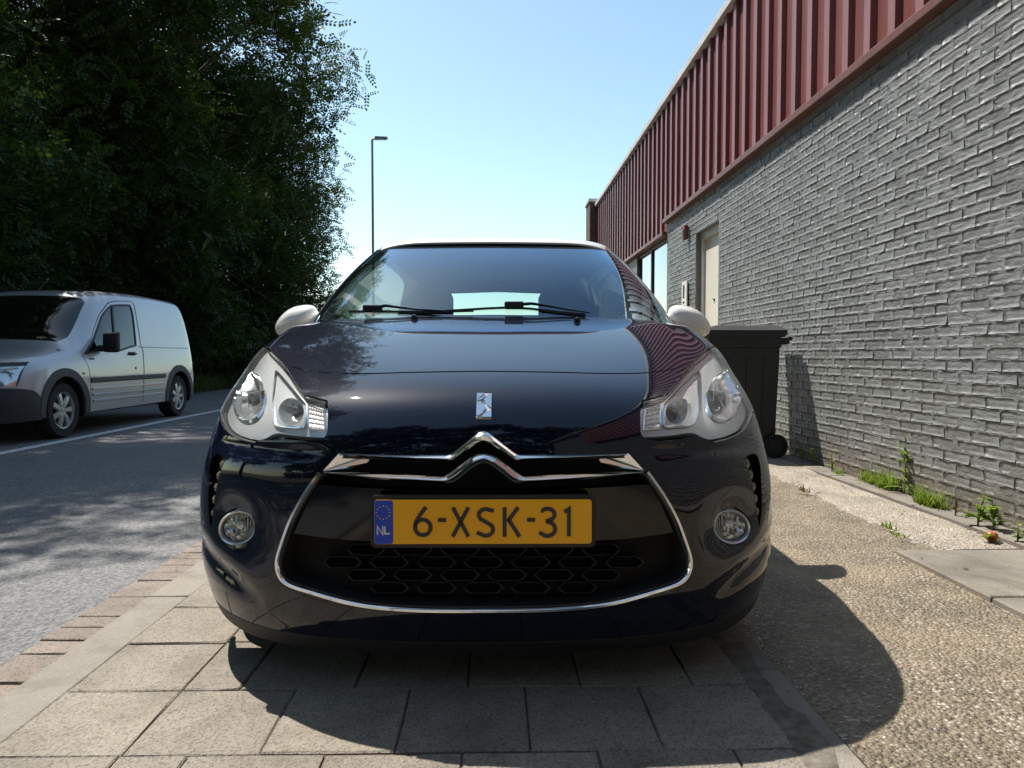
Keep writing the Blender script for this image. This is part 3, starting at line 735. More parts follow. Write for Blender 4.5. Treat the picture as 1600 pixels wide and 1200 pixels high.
for i, ((k, x, y), lb) in enumerate(zip(sp, lbs)):
    o = SH[k] if k not in us else copy_tree(SH[k]); us.add(k); o.location = (x, y, -0.03); o.rotation_euler = (0, 0, i*1.3)
    tag(o, lb, 'shrub', 'shrubs under the roadside trees')
# rough grass on the verge
def grass_patch(n, fx, fy, hmin, hmax, seed):
    r = np.random.default_rng(seed); x = fx(r, n); y = fy(r, n); h = r.uniform(hmin, hmax, n); a = r.uniform(0, 6.283, n); ln = r.uniform(0.1, 0.6, n)*h
    dx, dy = np.cos(a), np.sin(a); wd = 0.006+0.004*h
    z = np.full(n, -0.032)
    A = np.stack([x-dy*wd, y+dx*wd, z], 1); B = np.stack([x+dy*wd, y-dx*wd, z], 1)
    D = np.stack([x+dx*ln, y+dy*ln, z+h], 1)
    V = np.stack([A, B, D], 1).reshape(-1, 3); F = np.arange(3*n).reshape(-1, 3); return V, F
V, F = grass_patch(26000, lambda r, n: -7.3-np.abs(r.normal(0, 0.9, n)), lambda r, n: r.uniform(5, 32, n), 0.12, 0.5, 5)
g = big_mesh('verge_grass', V, F, M['grass']); tag(g, 'rough long grass on the verge under the trees', 'grass', kind='stuff')
# ================================================================== weeds along the wall
def blade(mb, base, ang, h, lean, wd, seg=4, curl=1.6):
    dx, dy = math.cos(ang), math.sin(ang); V = []; F = []
    for i in range(seg+1):
        t = i/seg; w = wd*(1-t**1.7)+0.0004; r = lean*t**curl; z = h*(t-0.25*t*t*min(1, lean/h))
        c = (base[0]+dx*r, base[1]+dy*r, base[2]+z); V += [(c[0]-dy*w, c[1]+dx*w, c[2]), (c[0]+dy*w, c[1]-dx*w, c[2])]
        if i: F.append((2*i-2, 2*i-1, 2*i+1, 2*i))
    mb.add(V, F)
def broad_leaf(mb, base, ang, ln, wd, up, droop=0.5):
    dx, dy = math.cos(ang), math.sin(ang); V = []; F = []; seg = 5
    for i in range(seg+1):
        t = i/seg; w = wd*math.sin(math.pi*min(1, 0.08+0.92*t))**0.8*(1-0.25*t); r = ln*t*math.cos(up*(1-droop*t)); z = ln*t*math.sin(up)-droop*ln*t*t*0.6
        c = (base[0]+dx*r, base[1]+dy*r, base[2]+z); V += [(c[0]-dy*w, c[1]+dx*w, c[2]+w*0.35), c, (c[0]+dy*w, c[1]-dx*w, c[2]+w*0.35)]
        if i: F += [(3*i-3, 3*i-2, 3*i+1, 3*i), (3*i-2, 3*i-1, 3*i+2, 3*i+1)]
    mb.add(V, F)
def place(px, py, z=0.012, xmax=2.475):
    p = on_ground(px, py, z); 
    if p[0] > xmax: p = on_X(px, py, xmax)
    return (p[0], p[1], z)
def tuft(px, py, n, h, spread, label, seed, m='weed', flat=1.0):
    r = random.Random(seed); p = place(px, py); mb = MB()
    for i in range(n): blade(mb, (r.uniform(-spread, spread)*0.4, r.uniform(-spread, spread), 0), r.uniform(0, 6.28), h*r.uniform(0.4, 1.1), h*r.uniform(0.15, 0.9)*flat, r.uniform(0.002, 0.0042))
    o = mb.build('grass_tuft', M[m], None, loc=p, fix=False); tag(o, label, 'grass', 'weeds along the foot of the wall'); return o
def leafy(px, py, stems, h, label, seed, leafm='weed', lw=0.010, ll=0.06, name='weed'):
    r = random.Random(seed); p = place(px, py); root = empty(name, p); tag(root, label, 'weed', 'weeds along the foot of the wall')
    st = MB(); lf = MB()
    for s in range(stems):
        a = r.uniform(0, 6.28); hh = h*(1.0 if s == 0 else r.uniform(0.4, 0.8)); lean = hh*r.uniform(0.03, 0.25)
        pts = [(math.cos(a)*lean*t*t, math.sin(a)*lean*t*t, hh*t) for t in (0, .35, .7, 1)]
        st.tube(pts, [0.0045, 0.0038, 0.003, 0.0015], 5)
        k = max(4, int(hh/0.018))
        for i in range(k):
            t = (i+1)/k; b = (math.cos(a)*lean*t*t, math.sin(a)*lean*t*t, hh*t)
            broad_leaf(lf, b, i*2.4+r.uniform(-.4, .4), ll*r.uniform(0.6, 1.15)*(1.15-0.5*t), lw*r.uniform(.8, 1.2), r.uniform(0.2, 0.9))
    st.build('stem', M[leafm], root, fix=False); lf.build('leaf', M[leafm], root, fix=False); return root
leafy(1413, 764, 1, 0.345, 'tall upright weed with narrow leaves against the grey wall', 1, ll=0.11, lw=0.016)
tuft(1385, 764, 150, 0.14, 0.09, 'bright green grass tuft left of the tall weed', 2)
tuft(1358, 748, 110, 0.11, 0.09, 'low grass tuft beside the edging stones short of the tall weed', 3)
tuft(1448, 790, 130, 0.13, 0.08, 'green grass tuft right of the tall weed', 4)
tuft(1470, 795, 45, 0.08, 0.05, 'thin grass tuft between the green tuft and the dry stems', 9)
leafy(1493, 806, 4, 0.12, 'withered brown weed stems at the foot of the wall', 5, leafm='dry', lw=0.006, ll=0.03)
leafy(1528, 822, 5, 0.15, 'bushy green weed beside the fallen apple', 6, ll=0.075, lw=0.017)
leafy(1552, 828, 4, 0.13, 'broad leaved weed behind the fallen apple', 7, ll=0.08, lw=0.02)
leafy(1545, 846, 2, 0.03, 'flat rosette weed in front of the fallen apple', 8, ll=0.05, lw=0.016)
leafy(1300, 736, 2, 0.13, 'small leafy weed at the end of the bin shadow', 10, ll=0.05, lw=0.012)
tuft(1312, 741, 30, 0.05, 0.05, 'sparse yellow grass tuft past the end of the bin shadow', 11)
tuft(1258, 768, 26, 0.05, 0.05, 'tiny weed tuft on the pale gravel strip near the bin', 12, 'dry')
tuft(1392, 826, 30, 0.035, 0.05, 'small sparse tuft where the pale gravel meets the darker ground', 13)
tuft(1405, 838, 26, 0.02, 0.05, 'flat yellowish tuft in the darker ground', 14)
leafy(1590, 846, 3, 0.07, 'small grey green weed against the wall past the apple', 15, ll=0.045, lw=0.012)
leafy(1252, 722, 3, 0.16, 'shaded weed growing behind the bin wheel', 16, ll=0.05, lw=0.012)
leafy(1270, 726, 2, 0.12, 'shaded weed growing in the bin shadow', 17, ll=0.05, lw=0.012)
p = place(1556, 838, 0.03); ap = empty('apple', (p[0]-0.02, p[1], 0.0)); tag(ap, 'small fallen red apple lying by the edging stones', 'apple')
MB().lathe([(0.001, 0.012), (0.012, 0.009), (0.022, 0.014), (0.027, 0.028), (0.025, 0.041), (0.016, 0.050), (0.006, 0.047), (0.001, 0.044)], 18).build('flesh', M['apple'], ap, smooth=True)
MB().tube([(0, 0, 0.044), (0.003, 0, 0.058)], 0.0015, 5).build('stalk', M['dry'], ap)

# ================================================================== wheeled bin
def wheeled_bin(x, y, rz):
    e = empty('wheelie_bin', (x, y, 0.006), rz); tag(e, 'black wheeled rubbish bin with closed lid standing against the grey wall', 'bin')
    # local: front of the bin faces -y, wheels and handle at +y
    def ring(w, d0, d1, z): return [(-w, d0, z), (w, d0, z), (w, d1, z), (-w, d1, z)]
    def loft(rings, caps=(True, True)):
        V = sum(rings, []); F = []
        for i in range(len(rings)-1):
            for k in range(4): F.append((4*i+k, 4*i+(k+1) % 4, 4*i+4+(k+1) % 4, 4*i+4+k))
        if caps[0]: F.append((3, 2, 1, 0))
        if caps[1]: F.append(tuple(4*(len(rings)-1)+k for k in range(4)))
        bm = bmesh.new(); vs = [bm.verts.new(v) for v in V]
        for f in F: bm.faces.new([vs[i] for i in f])
        bmesh.ops.bevel(bm, geom=[ed for ed in bm.edges if ed.calc_face_angle(0) > 0.5], offset=0.016, segments=2, affect='EDGES')
        bm.verts.index_update(); o = MB().add([v.co[:] for v in bm.verts], [[v.index for v in f.verts] for f in bm.faces]); bm.free(); return o
    b = loft([ring(0.1680, -0.20, 0.265, 0.03), ring(0.1806, -0.25, 0.278, 0.45), ring(0.1949, -0.29, 0.29, 0.86), ring(0.1949, -0.29, 0.29, 0.91), ring(0.2075, -0.305, 0.30, 0.915), ring(0.2075, -0.305, 0.30, 1.0)])
    b.build('body', M['bin'], e, smooth=True, angle=30)
    for yr_ in (-.13, .02, .16): MB().tube([(.174, yr_*.9, .12), (.1935, yr_, .84)], .007, 6).build('side_rib', M['bin'], e)
    lid = loft([ring(0.2150, -0.325, 0.315, 1.0), ring(0.2201, -0.33, 0.345, 1.02), ring(0.2142, -0.32, 0.345, 1.055), ring(0.1512, -0.22, 0.30, 1.095)])
    lo = lid.build('lid', M['bin'], e, smooth=True, angle=25)
    MB().box((-0.10, -0.352, 1.02), (0.10, -0.322, 1.05), 0.008).build('lid_grip', M['bin'], lo)
    for s in (-1, 1): MB().box((s*0.13-0.012, 0.29, 1.0), (s*0.13+0.012, 0.36, 1.03), 0.005).build('hinge', M['bin'], lo)
    h = MB().tube([(-0.175, 0.385, 0.985), (0.175, 0.385, 0.985)], 0.018, 10)
    for xx in (-0.165, 0.0, 0.165): h.box((xx-0.011, 0.29, 0.94), (xx+0.011, 0.38, 0.985), 0.004)
    h.build('handle', M['bin'], e, smooth=True)
    for s in (-1, 1):
        wv = empty('wheel', (s*0.20, 0.265, 0.10), 0, e)
        MB().lathe([(0.06, -0.022), (0.095, -0.022), (0.10, -0.014), (0.10, 0.014), (0.095, 0.022), (0.06, 0.022)], 24, 'x').build('tyre', M['rubber'], wv, smooth=True)
        MB().lathe([(0.004, -0.012), (0.062, -0.014), (0.062, 0.014), (0.004, 0.012)], 20, 'x').build('hub', M['bin'], wv, smooth=True)
    MB().tube([(-0.19, 0.265, 0.10), (0.19, 0.265, 0.10)], 0.012, 8).build('axle', M['dark_frame'], e)
    return e

# unseen leaf belt added behind the viewpoint to block sky and darken car reflections
r = np.random.default_rng(77)
bl = [(x+r.uniform(-1, 1), -17+r.uniform(-2, 2)+.02*x*x*0, z+r.uniform(-.6, .6), r.uniform(1.7, 2.5)) for x in np.arange(-26, 20, 2.7) for z in (0.8, 3.2, 5.8, 8.4, 11, 13.6, 16.0)]
P = crown_points(bl, 24000, r, .5); T_, TF_ = leaf_template(7, .6, .11, .34)
V, F = scatter(T_, TF_, P, rand_rot(len(P), r), r.uniform(.8, 1.4, len(P)))
tag(big_mesh('added_wood', V, F, M['leaf']), 'added unseen belt of leaves behind the camera that blocks sky light and darkens the car reflections', 'added_wood', kind='stuff')

bl = [(x+r.uniform(-2, 2), 150+r.uniform(-8, 8), z, r.uniform(1.6, 2.6)) for x in np.arange(-110, 110, 3.2) for z in (.8, 2.6)]
P = crown_points(bl, 9000, r, .5); V, F = scatter(T_*1.6, TF_, P, rand_rot(len(P), r), r.uniform(.8, 1.4, len(P)))
tag(big_mesh('far_hedge', V, F, M['leaf']), 'low far off belt of trees at the end of the road', 'hedge', kind='stuff')
# ================================================================== smooth patches cut by outlines
class Patch:
    """bicubic B-spline patch over a half control net (columns from the centre line outwards), mirrored in x.
    a: column coordinate (-n..n), b: row coordinate (0..m)"""
    def __init__(s, net, Mw, dent=None, close=False):
        s.P = np.array(net, float); s.m, s.n = s.P.shape[0]-1, s.P.shape[1]-1; s.Mw = np.array(Mw); s.dent = dent
        P = s.P; mir = P[:, 1:2]*np.array([-1, 1, 1])
        last = (P[:, -2:-1]*np.array([-1, 1, 1])) if close else 2*P[:, -1:]-P[:, -2:-1]
        P = np.concatenate([mir, P, last], 1)
        P = np.concatenate([2*P[:1]-P[1:2], P, 2*P[-1:]-P[-2:-1]], 0); s.Q = P
    @staticmethod
    def basis(t):
        return np.stack([(1-t)**3, 3*t**3-6*t**2+4, -3*t**3+3*t**2+3*t+1, t**3], -1)/6.0
    def S(s, a, b):
        a = np.asarray(a, float); b = np.asarray(b, float); sg = np.where(a < 0, -1.0, 1.0); A = np.clip(np.abs(a), 0, s.n-1e-9); B = np.clip(b, 0, s.m-1e-9)
        i = np.floor(A).astype(int); j = np.floor(B).astype(int); wa = s.basis(A-i); wb = s.basis(B-j)
        out = 0
        for p in range(4):
            for q in range(4): out = out+(wb[..., p]*wa[..., q])[..., None]*s.Q[j+p, i+q]
        if s.dent is not None: out = s.dent(out)
        out = out*np.stack([sg, np.ones_like(sg), np.ones_like(sg)], -1)
        return out
    def N(s, a, b, e=0.01):
        a = np.asarray(a, float); b = np.asarray(b, float)
        da = s.S(np.clip(a+e, -s.n, s.n), b)-s.S(np.clip(a-e, -s.n, s.n), b); db = s.S(a, np.clip(b+e, 0, s.m))-s.S(a, np.clip(b-e, 0, s.m))
        n = np.cross(da, db); return n/np.maximum(np.linalg.norm(n, axis=-1), 1e-12)[..., None]
    def world(s, P): return P @ s.Mw[:3, :3].T+s.Mw[:3, 3]
    def prep(s, arange, brange, k=260):
        a = np.linspace(*arange, k); b = np.linspace(*brange, k); s.ga, s.gb = np.meshgrid(a, b)
        W = s.world(s.S(s.ga, s.gb)); n = s.N(s.ga, s.gb) @ s.Mw[:3, :3].T
        s.gp, s.gd = project(W); s.gf = ((n*(CAM_P-W)).sum(-1) > 0)
    def unproj(s, pts):
        """photo pixels -> (a, b) on the visible side"""
        out = []
        for (x, y) in pts:
            d = (s.gp[..., 0]-x)**2+(s.gp[..., 1]-y)**2+np.where(s.gf, 0, 400.0)
            k = np.unravel_index(np.argmin(d), d.shape); a, b = s.ga[k], s.gb[k]
            for it in range(6):
                e = 0.004
                p0 = project(s.world(s.S(a, b)))[0]; pa = project(s.world(s.S(a+e, b)))[0]; pb = project(s.world(s.S(a, b+e)))[0]
                J = np.stack([(pa-p0)/e, (pb-p0)/e], 1); r = np.array([x, y])-p0
                if abs(np.linalg.det(J)) < 1e-6: break
                st = np.linalg.solve(J, r); ln = np.linalg.norm(st)
                if ln > 0.25: st *= 0.25/ln
                a = float(np.clip(a+st[0], s.ga.min(), s.ga.max())); b = float(np.clip(b+st[1], s.gb.min(), s.gb.max()))
            out.append((a, b))
        return np.array(out)
def dense(pts, step, closed=True):
    pts = [np.array(p, float) for p in pts]; out = []
    n = len(pts)
    for i in range(n if closed else n-1):
        p, q = pts[i], pts[(i+1) % n]; k = max(1, int(np.linalg.norm(q-p)/step))
        out += [p+(q-p)*t/k for t in range(k)]
    if not closed: out.append(pts[-1])
    return np.array(out)
def smooth_poly(pts, step, closed=True):
    """Catmull-Rom through the points; a point given with a third value 1 stays a corner"""
    P = [np.array(p[:2], float) for p in pts]; cr = [len(p) > 2 for p in pts]; n = len(P); out = []
    for i in range(n if closed else n-1):
        p1, p2 = P[i], P[(i+1) % n]
        p0 = P[i-1] if (closed or i > 0) else p1; p3 = P[(i+2) % n] if (closed or i+2 < n) else p2
        m1 = np.zeros(2) if False else ((p2-p0)/2 if not cr[i] else (p2-p1)); m2 = ((p3-p1)/2 if not cr[(i+1) % n] else (p2-p1))
        k = max(2, int(np.linalg.norm(p2-p1)/step))
        for t in np.arange(k)/k: out.append((2*t**3-3*t**2+1)*p1+(t**3-2*t**2+t)*m1+(-2*t**3+3*t**2)*p2+(t**3-t**2)*m2)
    if not closed: out.append(P[-1])
    return np.array(out)
def strip_poly(line, w):
    """closed outline of a line with a width"""
    L = np.array(line); t = np.gradient(L, axis=0); t /= np.maximum(np.linalg.norm(t, axis=1), 1e-9)[:, None]; nrm = np.stack([-t[:, 1], t[:, 0]], 1)
    return np.concatenate([L+nrm*w/2, (L-nrm*w/2)[::-1]])
def mirror(poly): return np.array(poly)*np.array([-1, 1])
def inside(poly, pts):
    x, y = pts[:, 0], pts[:, 1]; res = np.zeros(len(pts), bool); P = np.asarray(poly); n = len(P)
    for i in range(n):
        (x1, y1), (x2, y2) = P[i], P[(i+1) % n]
        c = ((y1 > y) != (y2 > y)) & (x < (x2-x1)*(y-y1)/((y2-y1) if y2 != y1 else 1e-12)+x1); res ^= c
    return res
def carve(patch, regions, da, db, arange=None, brange=None):
    """regions: list of (name, polygon in (a,b)); later ones win. Returns name -> (uv, tris)"""
    a0, a1 = arange or (-patch.n, patch.n); b0, b1 = brange or (0, patch.m)
    av = np.linspace(a0, a1, int((a1-a0)/da)+1); bv = np.linspace(b0, b1, int((b1-b0)/db)+1)
    g = np.stack(np.meshgrid(av, bv), -1).reshape(-1, 2); V = [tuple(p) for p in g]; E = []
    r2 = random.Random(1)
    for nm, poly in regions:
        i0 = len(V); V += [(min(max(p[0], a0), a1), min(max(p[1], b0), b1)) for p in poly]; k = len(poly); E += [(i0+i, i0+(i+1) % k) for i in range(k)]
    ov, oe, of, *_ = delaunay_2d_cdt([Vector(v) for v in V], E, [], 0, 1e-6)
    uv = np.array([v[:] for v in ov]); T = np.array([f[:3] for f in of if len(f) == 3])
    cen = uv[T].mean(1)
    P = uv[T]; area = np.abs(np.cross(P[:, 1]-P[:, 0], P[:, 2]-P[:, 0])); keep = area > 1e-9; T = T[keep]; cen = cen[keep]
    lab = np.full(len(T), -1)
    for k, (nm, poly) in enumerate(regions): lab[inside(poly, cen)] = k
    out = {}
    for k, nm in [(-1, 'base')]+[(k, r[0]) for k, r in enumerate(regions)]:
        t = T[lab == k]
        if len(t): out.setdefault(nm, []).append(t)
    return uv, {k: np.concatenate(v) for k, v in out.items()}
def panel(name, patch, uv, tris, m, parent, off=0.0, rim=0.012, flip=False):
    """mesh of one cut region; border edges turned inwards by rim"""
    # orient triangles counter-clockwise in (a,b), then flip as needed
    P = uv[tris]; d1 = P[:, 1]-P[:, 0]; d2 = P[:, 2]-P[:, 0]; cr = d1[:, 0]*d2[:, 1]-d1[:, 1]*d2[:, 0]
    tris = np.where((cr < 0)[:, None], tris[:, ::-1], tris)
    ids, inv = np.unique(tris, return_inverse=True); tr = inv.reshape(-1, 3); q = uv[ids]
    V = patch.S(q[:, 0], q[:, 1]); N = patch.N(q[:, 0], q[:, 1])
    V = V+N*off
    n = len(V); Vs = [V]; Ns = [N]; F = [tuple(t) for t in tr]
    if rim:
        cnt = {}
        for t in tr:
            for i in range(3):
                e = (t[i], t[(i+1) % 3]); cnt[e] = 1
        bd = [e for e in cnt if (e[1], e[0]) not in cnt]
        vs = sorted(set(i for e in bd for i in e)); mp = {v: k for k, v in enumerate(vs)}; k = len(vs); vs = np.array(vs, int)
        Vs += [V[vs], V[vs]-N[vs]*abs(rim)]
        side = np.zeros((k, 3))
        for (i, j) in bd:
            t = V[j]-V[i]; o = np.cross(t, N[i]); o /= max(np.linalg.norm(o), 1e-9); side[mp[i]] += o; side[mp[j]] += o
        side /= np.maximum(np.linalg.norm(side, axis=1), 1e-9)[:, None]; Ns += [side*0.8+N[vs]*0.6, side]
        for (i, j) in bd: F.append((n+mp[j], n+mp[i], n+k+mp[i], n+k+mp[j]))
    V = np.concatenate(Vs); N = np.concatenate(Ns); N /= np.maximum(np.linalg.norm(N, axis=1), 1e-9)[:, None]
    return mesh(name, V, F, m, parent, True, N)
def ribbon(name, patch, top, bot, prof, m, parent, mirror_x=False, closed=False, extra=None):
    """bar between two px lines; prof: (across 0..1, lift) pairs"""
    A = patch.unproj(top); B = patch.unproj(bot); V = []; n = len(A); k = len(prof)
    for p, q in zip(A, B):
        P, Q = patch.S(*p), patch.S(*q); nn = patch.N(*((p+q)/2))
        for (t, h) in prof: V.append(P*(1-t)+Q*t+nn*h)
    V = np.array(V)
    if mirror_x: V = V*np.array([-1, 1, 1])
    F = [(i*k+j, (i+1)*k+j, (i+1)*k+(j+1) % k, i*k+(j+1) % k) for i in range(n-1) for j in range(k)]
    F += [tuple(range(k)), tuple((n-1)*k+j for j in range(k-1, -1, -1))]
    return MB().add(V, F).build(name, m, parent, smooth=True, angle=32)
def sweep(name, patch, uvline, wid, prof, m, parent, closed=False):
    """bar along a line on the patch; prof: (across in m, lift in m)"""
    P = patch.S(uvline[:, 0], uvline[:, 1]); N = patch.N(uvline[:, 0], uvline[:, 1]); n = len(P)
    if closed: T = np.roll(P, -1, 0)-np.roll(P, 1, 0)
    else: T = np.gradient(P, axis=0)
    T /= np.maximum(np.linalg.norm(T, axis=1), 1e-9)[:, None]; B = np.cross(N, T); B /= np.maximum(np.linalg.norm(B, axis=1), 1e-9)[:, None]
    k = len(prof); V = np.stack([P+B*t+N*h for (t, h) in prof], 1).reshape(-1, 3)
    F = [((i % n)*k+j, ((i+1) % n)*k+j, ((i+1) % n)*k+(j+1) % k, (i % n)*k+(j+1) % k) for i in range(n if closed else n-1) for j in range(k)]
    if not closed: F += [tuple(range(k)), tuple((n-1)*k+j for j in range(k-1, -1, -1))]
    return MB().add(V, F).build(name, m, parent, smooth=True, angle=35)
# ================================================================== the black hatchback
CAR_X, CAR_Y, CAR_YAW = -0.030, 1.70, R(-0.7)
car = empty('hatchback_car', (CAR_X, CAR_Y, 0), CAR_YAW)
tag(car, 'glossy black hatchback with white roof and mirror caps and a yellow number plate', 'car')
CAR_M = Matrix.Translation((CAR_X, CAR_Y, 0)) @ Matrix.Rotation(CAR_YAW, 4, 'Z')
net = [
 # x, y (rearwards), z : centre ... side
 [(0, .085, .098), (.2, .09, .098), (.39, .11, .098), (.535, .15, .098), (.64, .21, .10), (.72, .29, .103), (.778, .37, .106), (.810, .435, .11), (.823, .475, .114), (.827, .495, .118)],
 [(0, .035, .160), (.2, .04, .160), (.40, .065, .161), (.55, .115, .165), (.657, .182, .170), (.745, .265, .175), (.802, .345, .18), (.832, .42, .185), (.842, .455, .19), (.845, .475, .195)],
 [(0, .0, .245), (.2, .006, .246), (.41, .035, .25), (.56, .085, .255), (.675, .155, .262), (.765, .245, .27), (.820, .335, .277), (.845, .405, .283), (.852, .435, .287), (.853, .452, .29)],
 [(0, .0, .40), (.2, .006, .40), (.41, .033, .40), (.56, .08, .40), (.68, .15, .40), (.770, .24, .40), (.825, .335, .40), (.848, .41, .40), (.854, .445, .40), (.855, .465, .40)],
 [(0, .0, .53), (.2, .006, .53), (.41, .034, .528), (.56, .082, .525), (.68, .155, .522), (.765, .245, .52), (.82, .345, .518), (.846, .44, .515), (.854, .49, .512), (.856, .52, .51)],
 [(0, .004, .625), (.2, .011, .624), (.41, .042, .615), (.55, .09, .607), (.665, .165, .60), (.75, .26, .597), (.81, .375, .594), (.842, .49, .59), (.853, .55, .586), (.857, .585, .58)],
 [(0, .025, .70), (.2, .033, .70), (.40, .07, .69), (.53, .125, .68), (.645, .205, .672), (.735, .31, .667), (.80, .44, .66), (.838, .56, .648), (.852, .62, .638), (.857, .655, .628)],
 [(0, .085, .762), (.2, .095, .761), (.39, .13, .753), (.51, .19, .742), (.625, .28, .73), (.715, .39, .723), (.785, .525, .713), (.832, .64, .69), (.850, .70, .67), (.857, .735, .650)],
 [(0, .22, .810), (.2, .228, .809), (.38, .255, .803), (.505, .305, .793), (.610, .385, .780), (.700, .49, .770), (.772, .615, .756), (.826, .71, .728), (.848, .77, .695), (.857, .80, .658)],
 [(0, .45, .868), (.2, .455, .867), (.38, .47, .861), (.54, .50, .851), (.625, .545, .832), (.705, .61, .815), (.768, .69, .798), (.820, .78, .765), (.846, .85, .715), (.857, .885, .645)],
 [(0, .70, .925), (.2, .703, .924), (.38, .715, .918), (.585, .735, .906), (.655, .765, .884), (.725, .80, .864), (.776, .85, .847), (.822, .91, .81), (.847, .95, .74), (.857, .98, .605)],
 [(0, .95, .973), (.2, .952, .972), (.38, .96, .966), (.625, .98, .951), (.685, 1.0, .925), (.745, 1.02, .902), (.788, 1.04, .884), (.826, 1.06, .842), (.850, 1.08, .74), (.857, 1.10, .47)],
 [(0, 1.15, .997), (.2, 1.15, .996), (.38, 1.152, .990), (.635, 1.16, .972), (.695, 1.165, .945), (.768, 1.17, .920), (.812, 1.175, .900), (.840, 1.18, .855), (.853, 1.185, .74), (.855, 1.19, .20)],
 [(0, 1.40, 1.0), (.2, 1.40, 1.0), (.38, 1.40, .995), (.64, 1.40, .977), (.72, 1.40, .955), (.79, 1.40, .935), (.832, 1.40, .905), (.850, 1.40, .855), (.860, 1.40, .70), (.845, 1.40, .19)],
]
ZFIX = {6: {3: 0.688, 4: 0.685, 5: 0.69, 6: 0.7, 7: 0.688, 8: 0.655}, 7: {3: 0.748, 4: 0.746, 5: 0.757, 6: 0.768, 7: 0.74, 8: 0.69}, 8: {3: 0.8, 4: 0.8, 5: 0.813, 6: 0.824, 7: 0.79, 8: 0.715}, 9: {2: 0.864, 3: 0.859, 4: 0.85, 5: 0.862, 6: 0.874, 7: 0.84, 8: 0.735}, 10: {0: 0.93, 1: 0.93, 2: 0.925, 3: 0.917, 4: 0.906, 5: 0.908, 6: 0.91, 7: 0.872, 8: 0.755}, 11: {0: 0.985, 1: 0.985, 2: 0.98, 3: 0.969, 4: 0.957, 5: 0.953, 6: 0.947, 7: 0.902, 8: 0.76}, 12: {0: 1.018, 1: 1.017, 2: 1.012, 3: 0.999, 4: 0.989, 5: 0.983, 6: 0.974, 7: 0.92, 8: 0.76}, 13: {0: 1.022, 1: 1.022, 2: 1.016, 3: 1.001, 4: 0.987, 5: 0.973, 6: 0.952, 7: 0.9}}
for _r, _d in ZFIX.items():
    for _c, _z in _d.items(): net[_r][_c] = net[_r][_c][:2]+(_z,)
for (yy, bx_, zz) in ((1.9, 1.0, 0.0), (2.5, 1.0, .01), (3.0, .99, .02), (3.4, .96, .035), (3.7, .90, .045)):
    net.append([(x*bx_, yy-0.06*(x/.85)**2*(1 if yy > 3.3 else 0), z+(zz if z > .6 else 0)) for (x, z) in ((0, 1.0), (.2, 1.0), (.38, .995), (.64, .98), (.725, .962), (.80, .945), (.842, .912), (.856, .855), (.862, .66), (.848, .19))])
net.append([(x*.86, 3.87-.1*(x/.85)**2, z) for (x, z) in ((0, .99), (.2, .99), (.38, .985), (.64, .97), (.71, .95), (.768, .93), (.808, .90), (.835, .85), (.85, .62), (.84, .25))])
net.append([(x*.83, 3.945-.16*(x/.85)**2, z) for (x, z) in ((0, .75), (.2, .75), (.38, .75), (.64, .74), (.71, .73), (.768, .71), (.808, .69), (.835, .65), (.85, .52), (.84, .27))])
net.append([(x*.83, 3.95-.16*(x/.85)**2, z) for (x, z) in ((0, .40), (.2, .40), (.38, .40), (.64, .40), (.71, .40), (.768, .40), (.808, .39), (.835, .38), (.85, .36), (.84, .29))])
net.append([(x*.80, 3.90-.16*(x/.85)**2, z) for (x, z) in ((0, .22), (.2, .22), (.38, .22), (.64, .22), (.71, .225), (.768, .23), (.808, .24), (.835, .25), (.85, .26), (.84, .28))])
NB = len(net)-1
def gauss(d, s): return np.exp(-(d/s)**2)
def car_dent(P):
    x, y, z = P[..., 0].copy(), P[..., 1].copy(), P[..., 2].copy()
    front = np.clip((0.62-y)/0.15, 0, 1)
    # scoop round the fog lamp and the groove under it
    d = np.sqrt(((x-0.655)/0.085)**2+((z-0.418)/0.075)**2); y = y+0.030*np.exp(-d**2)*front
    d = np.abs((z-0.285)-0.42*(x-0.70)); y = y+0.020*gauss(d, 0.030)*np.clip((x-0.56)/0.10, 0, 1)*np.clip((0.40-z)/0.06, 0, 1)*front
    # ledge under the headlamp
    d = z-(0.612+0.0*x); y = y+0.012*gauss(d, 0.018)*np.clip((x-0.36)/0.08, 0, 1)*np.clip((0.80-x)/0.1, 0, 1)*front
    return np.stack([x, y, z], -1)
body = Patch(net, CAR_M, car_dent)
body.prep((0, 9), (0, 13.0), 320)
# ---- outlines traced on the photograph (right half of the picture), in photo pixels
HL = [(1006, 628, 1), (1041, 619, 1), (1058, 600), (1076, 577), (1096, 557), (1114, 543.5), (1122, 543), (1132, 551), (1144, 566), (1157, 584), (1168, 604), (1174, 627), (1175, 648), (1163, 667), (1141, 679), (1120, 685.5, 1), (1107, 679), (1089, 670.5), (1050, 676), (1013, 679, 1), (1005, 673), (1004, 652)]
HLo = [(1002, 625, 1), (1039, 616, 1), (1056, 597.5), (1074, 574.5), (1094, 554.5), (1112, 540.5), (1122, 540), (1134, 549), (1146.5, 564.5), (1159.5, 583), (1170.5, 603), (1176.5, 627), (1177.5, 650), (1165, 671), (1142, 685), (1119, 692, 1), (1106, 687), (1080, 684), (1040, 689), (1012, 687, 1), (1002, 678), (1000.5, 652)]
hl = body.unproj(smooth_poly(HL, 4)); hlo = body.unproj(smooth_poly(HLo, 4))
CX = 755.0
def mpx(p): return [(2*CX-x, y) for (x, y) in p]
RING = [(1010, 737), (1034, 771), (1055, 809), (1069, 846), (1077, 874), (1074, 895), (1060, 910), (1022, 923), (970, 938), (920, 946.5), (845, 951.5), (755, 952.5)]
ringR = body.unproj(smooth_poly(RING, 5, False)); ring_line = np.concatenate([ringR, mirror(ringR[::-1])[1:]])
TOPR = [(1004, 736, 1), (980, 709, 1), (812, 713, 1), (803, 709), (770, 684, 1), (755, 679)]
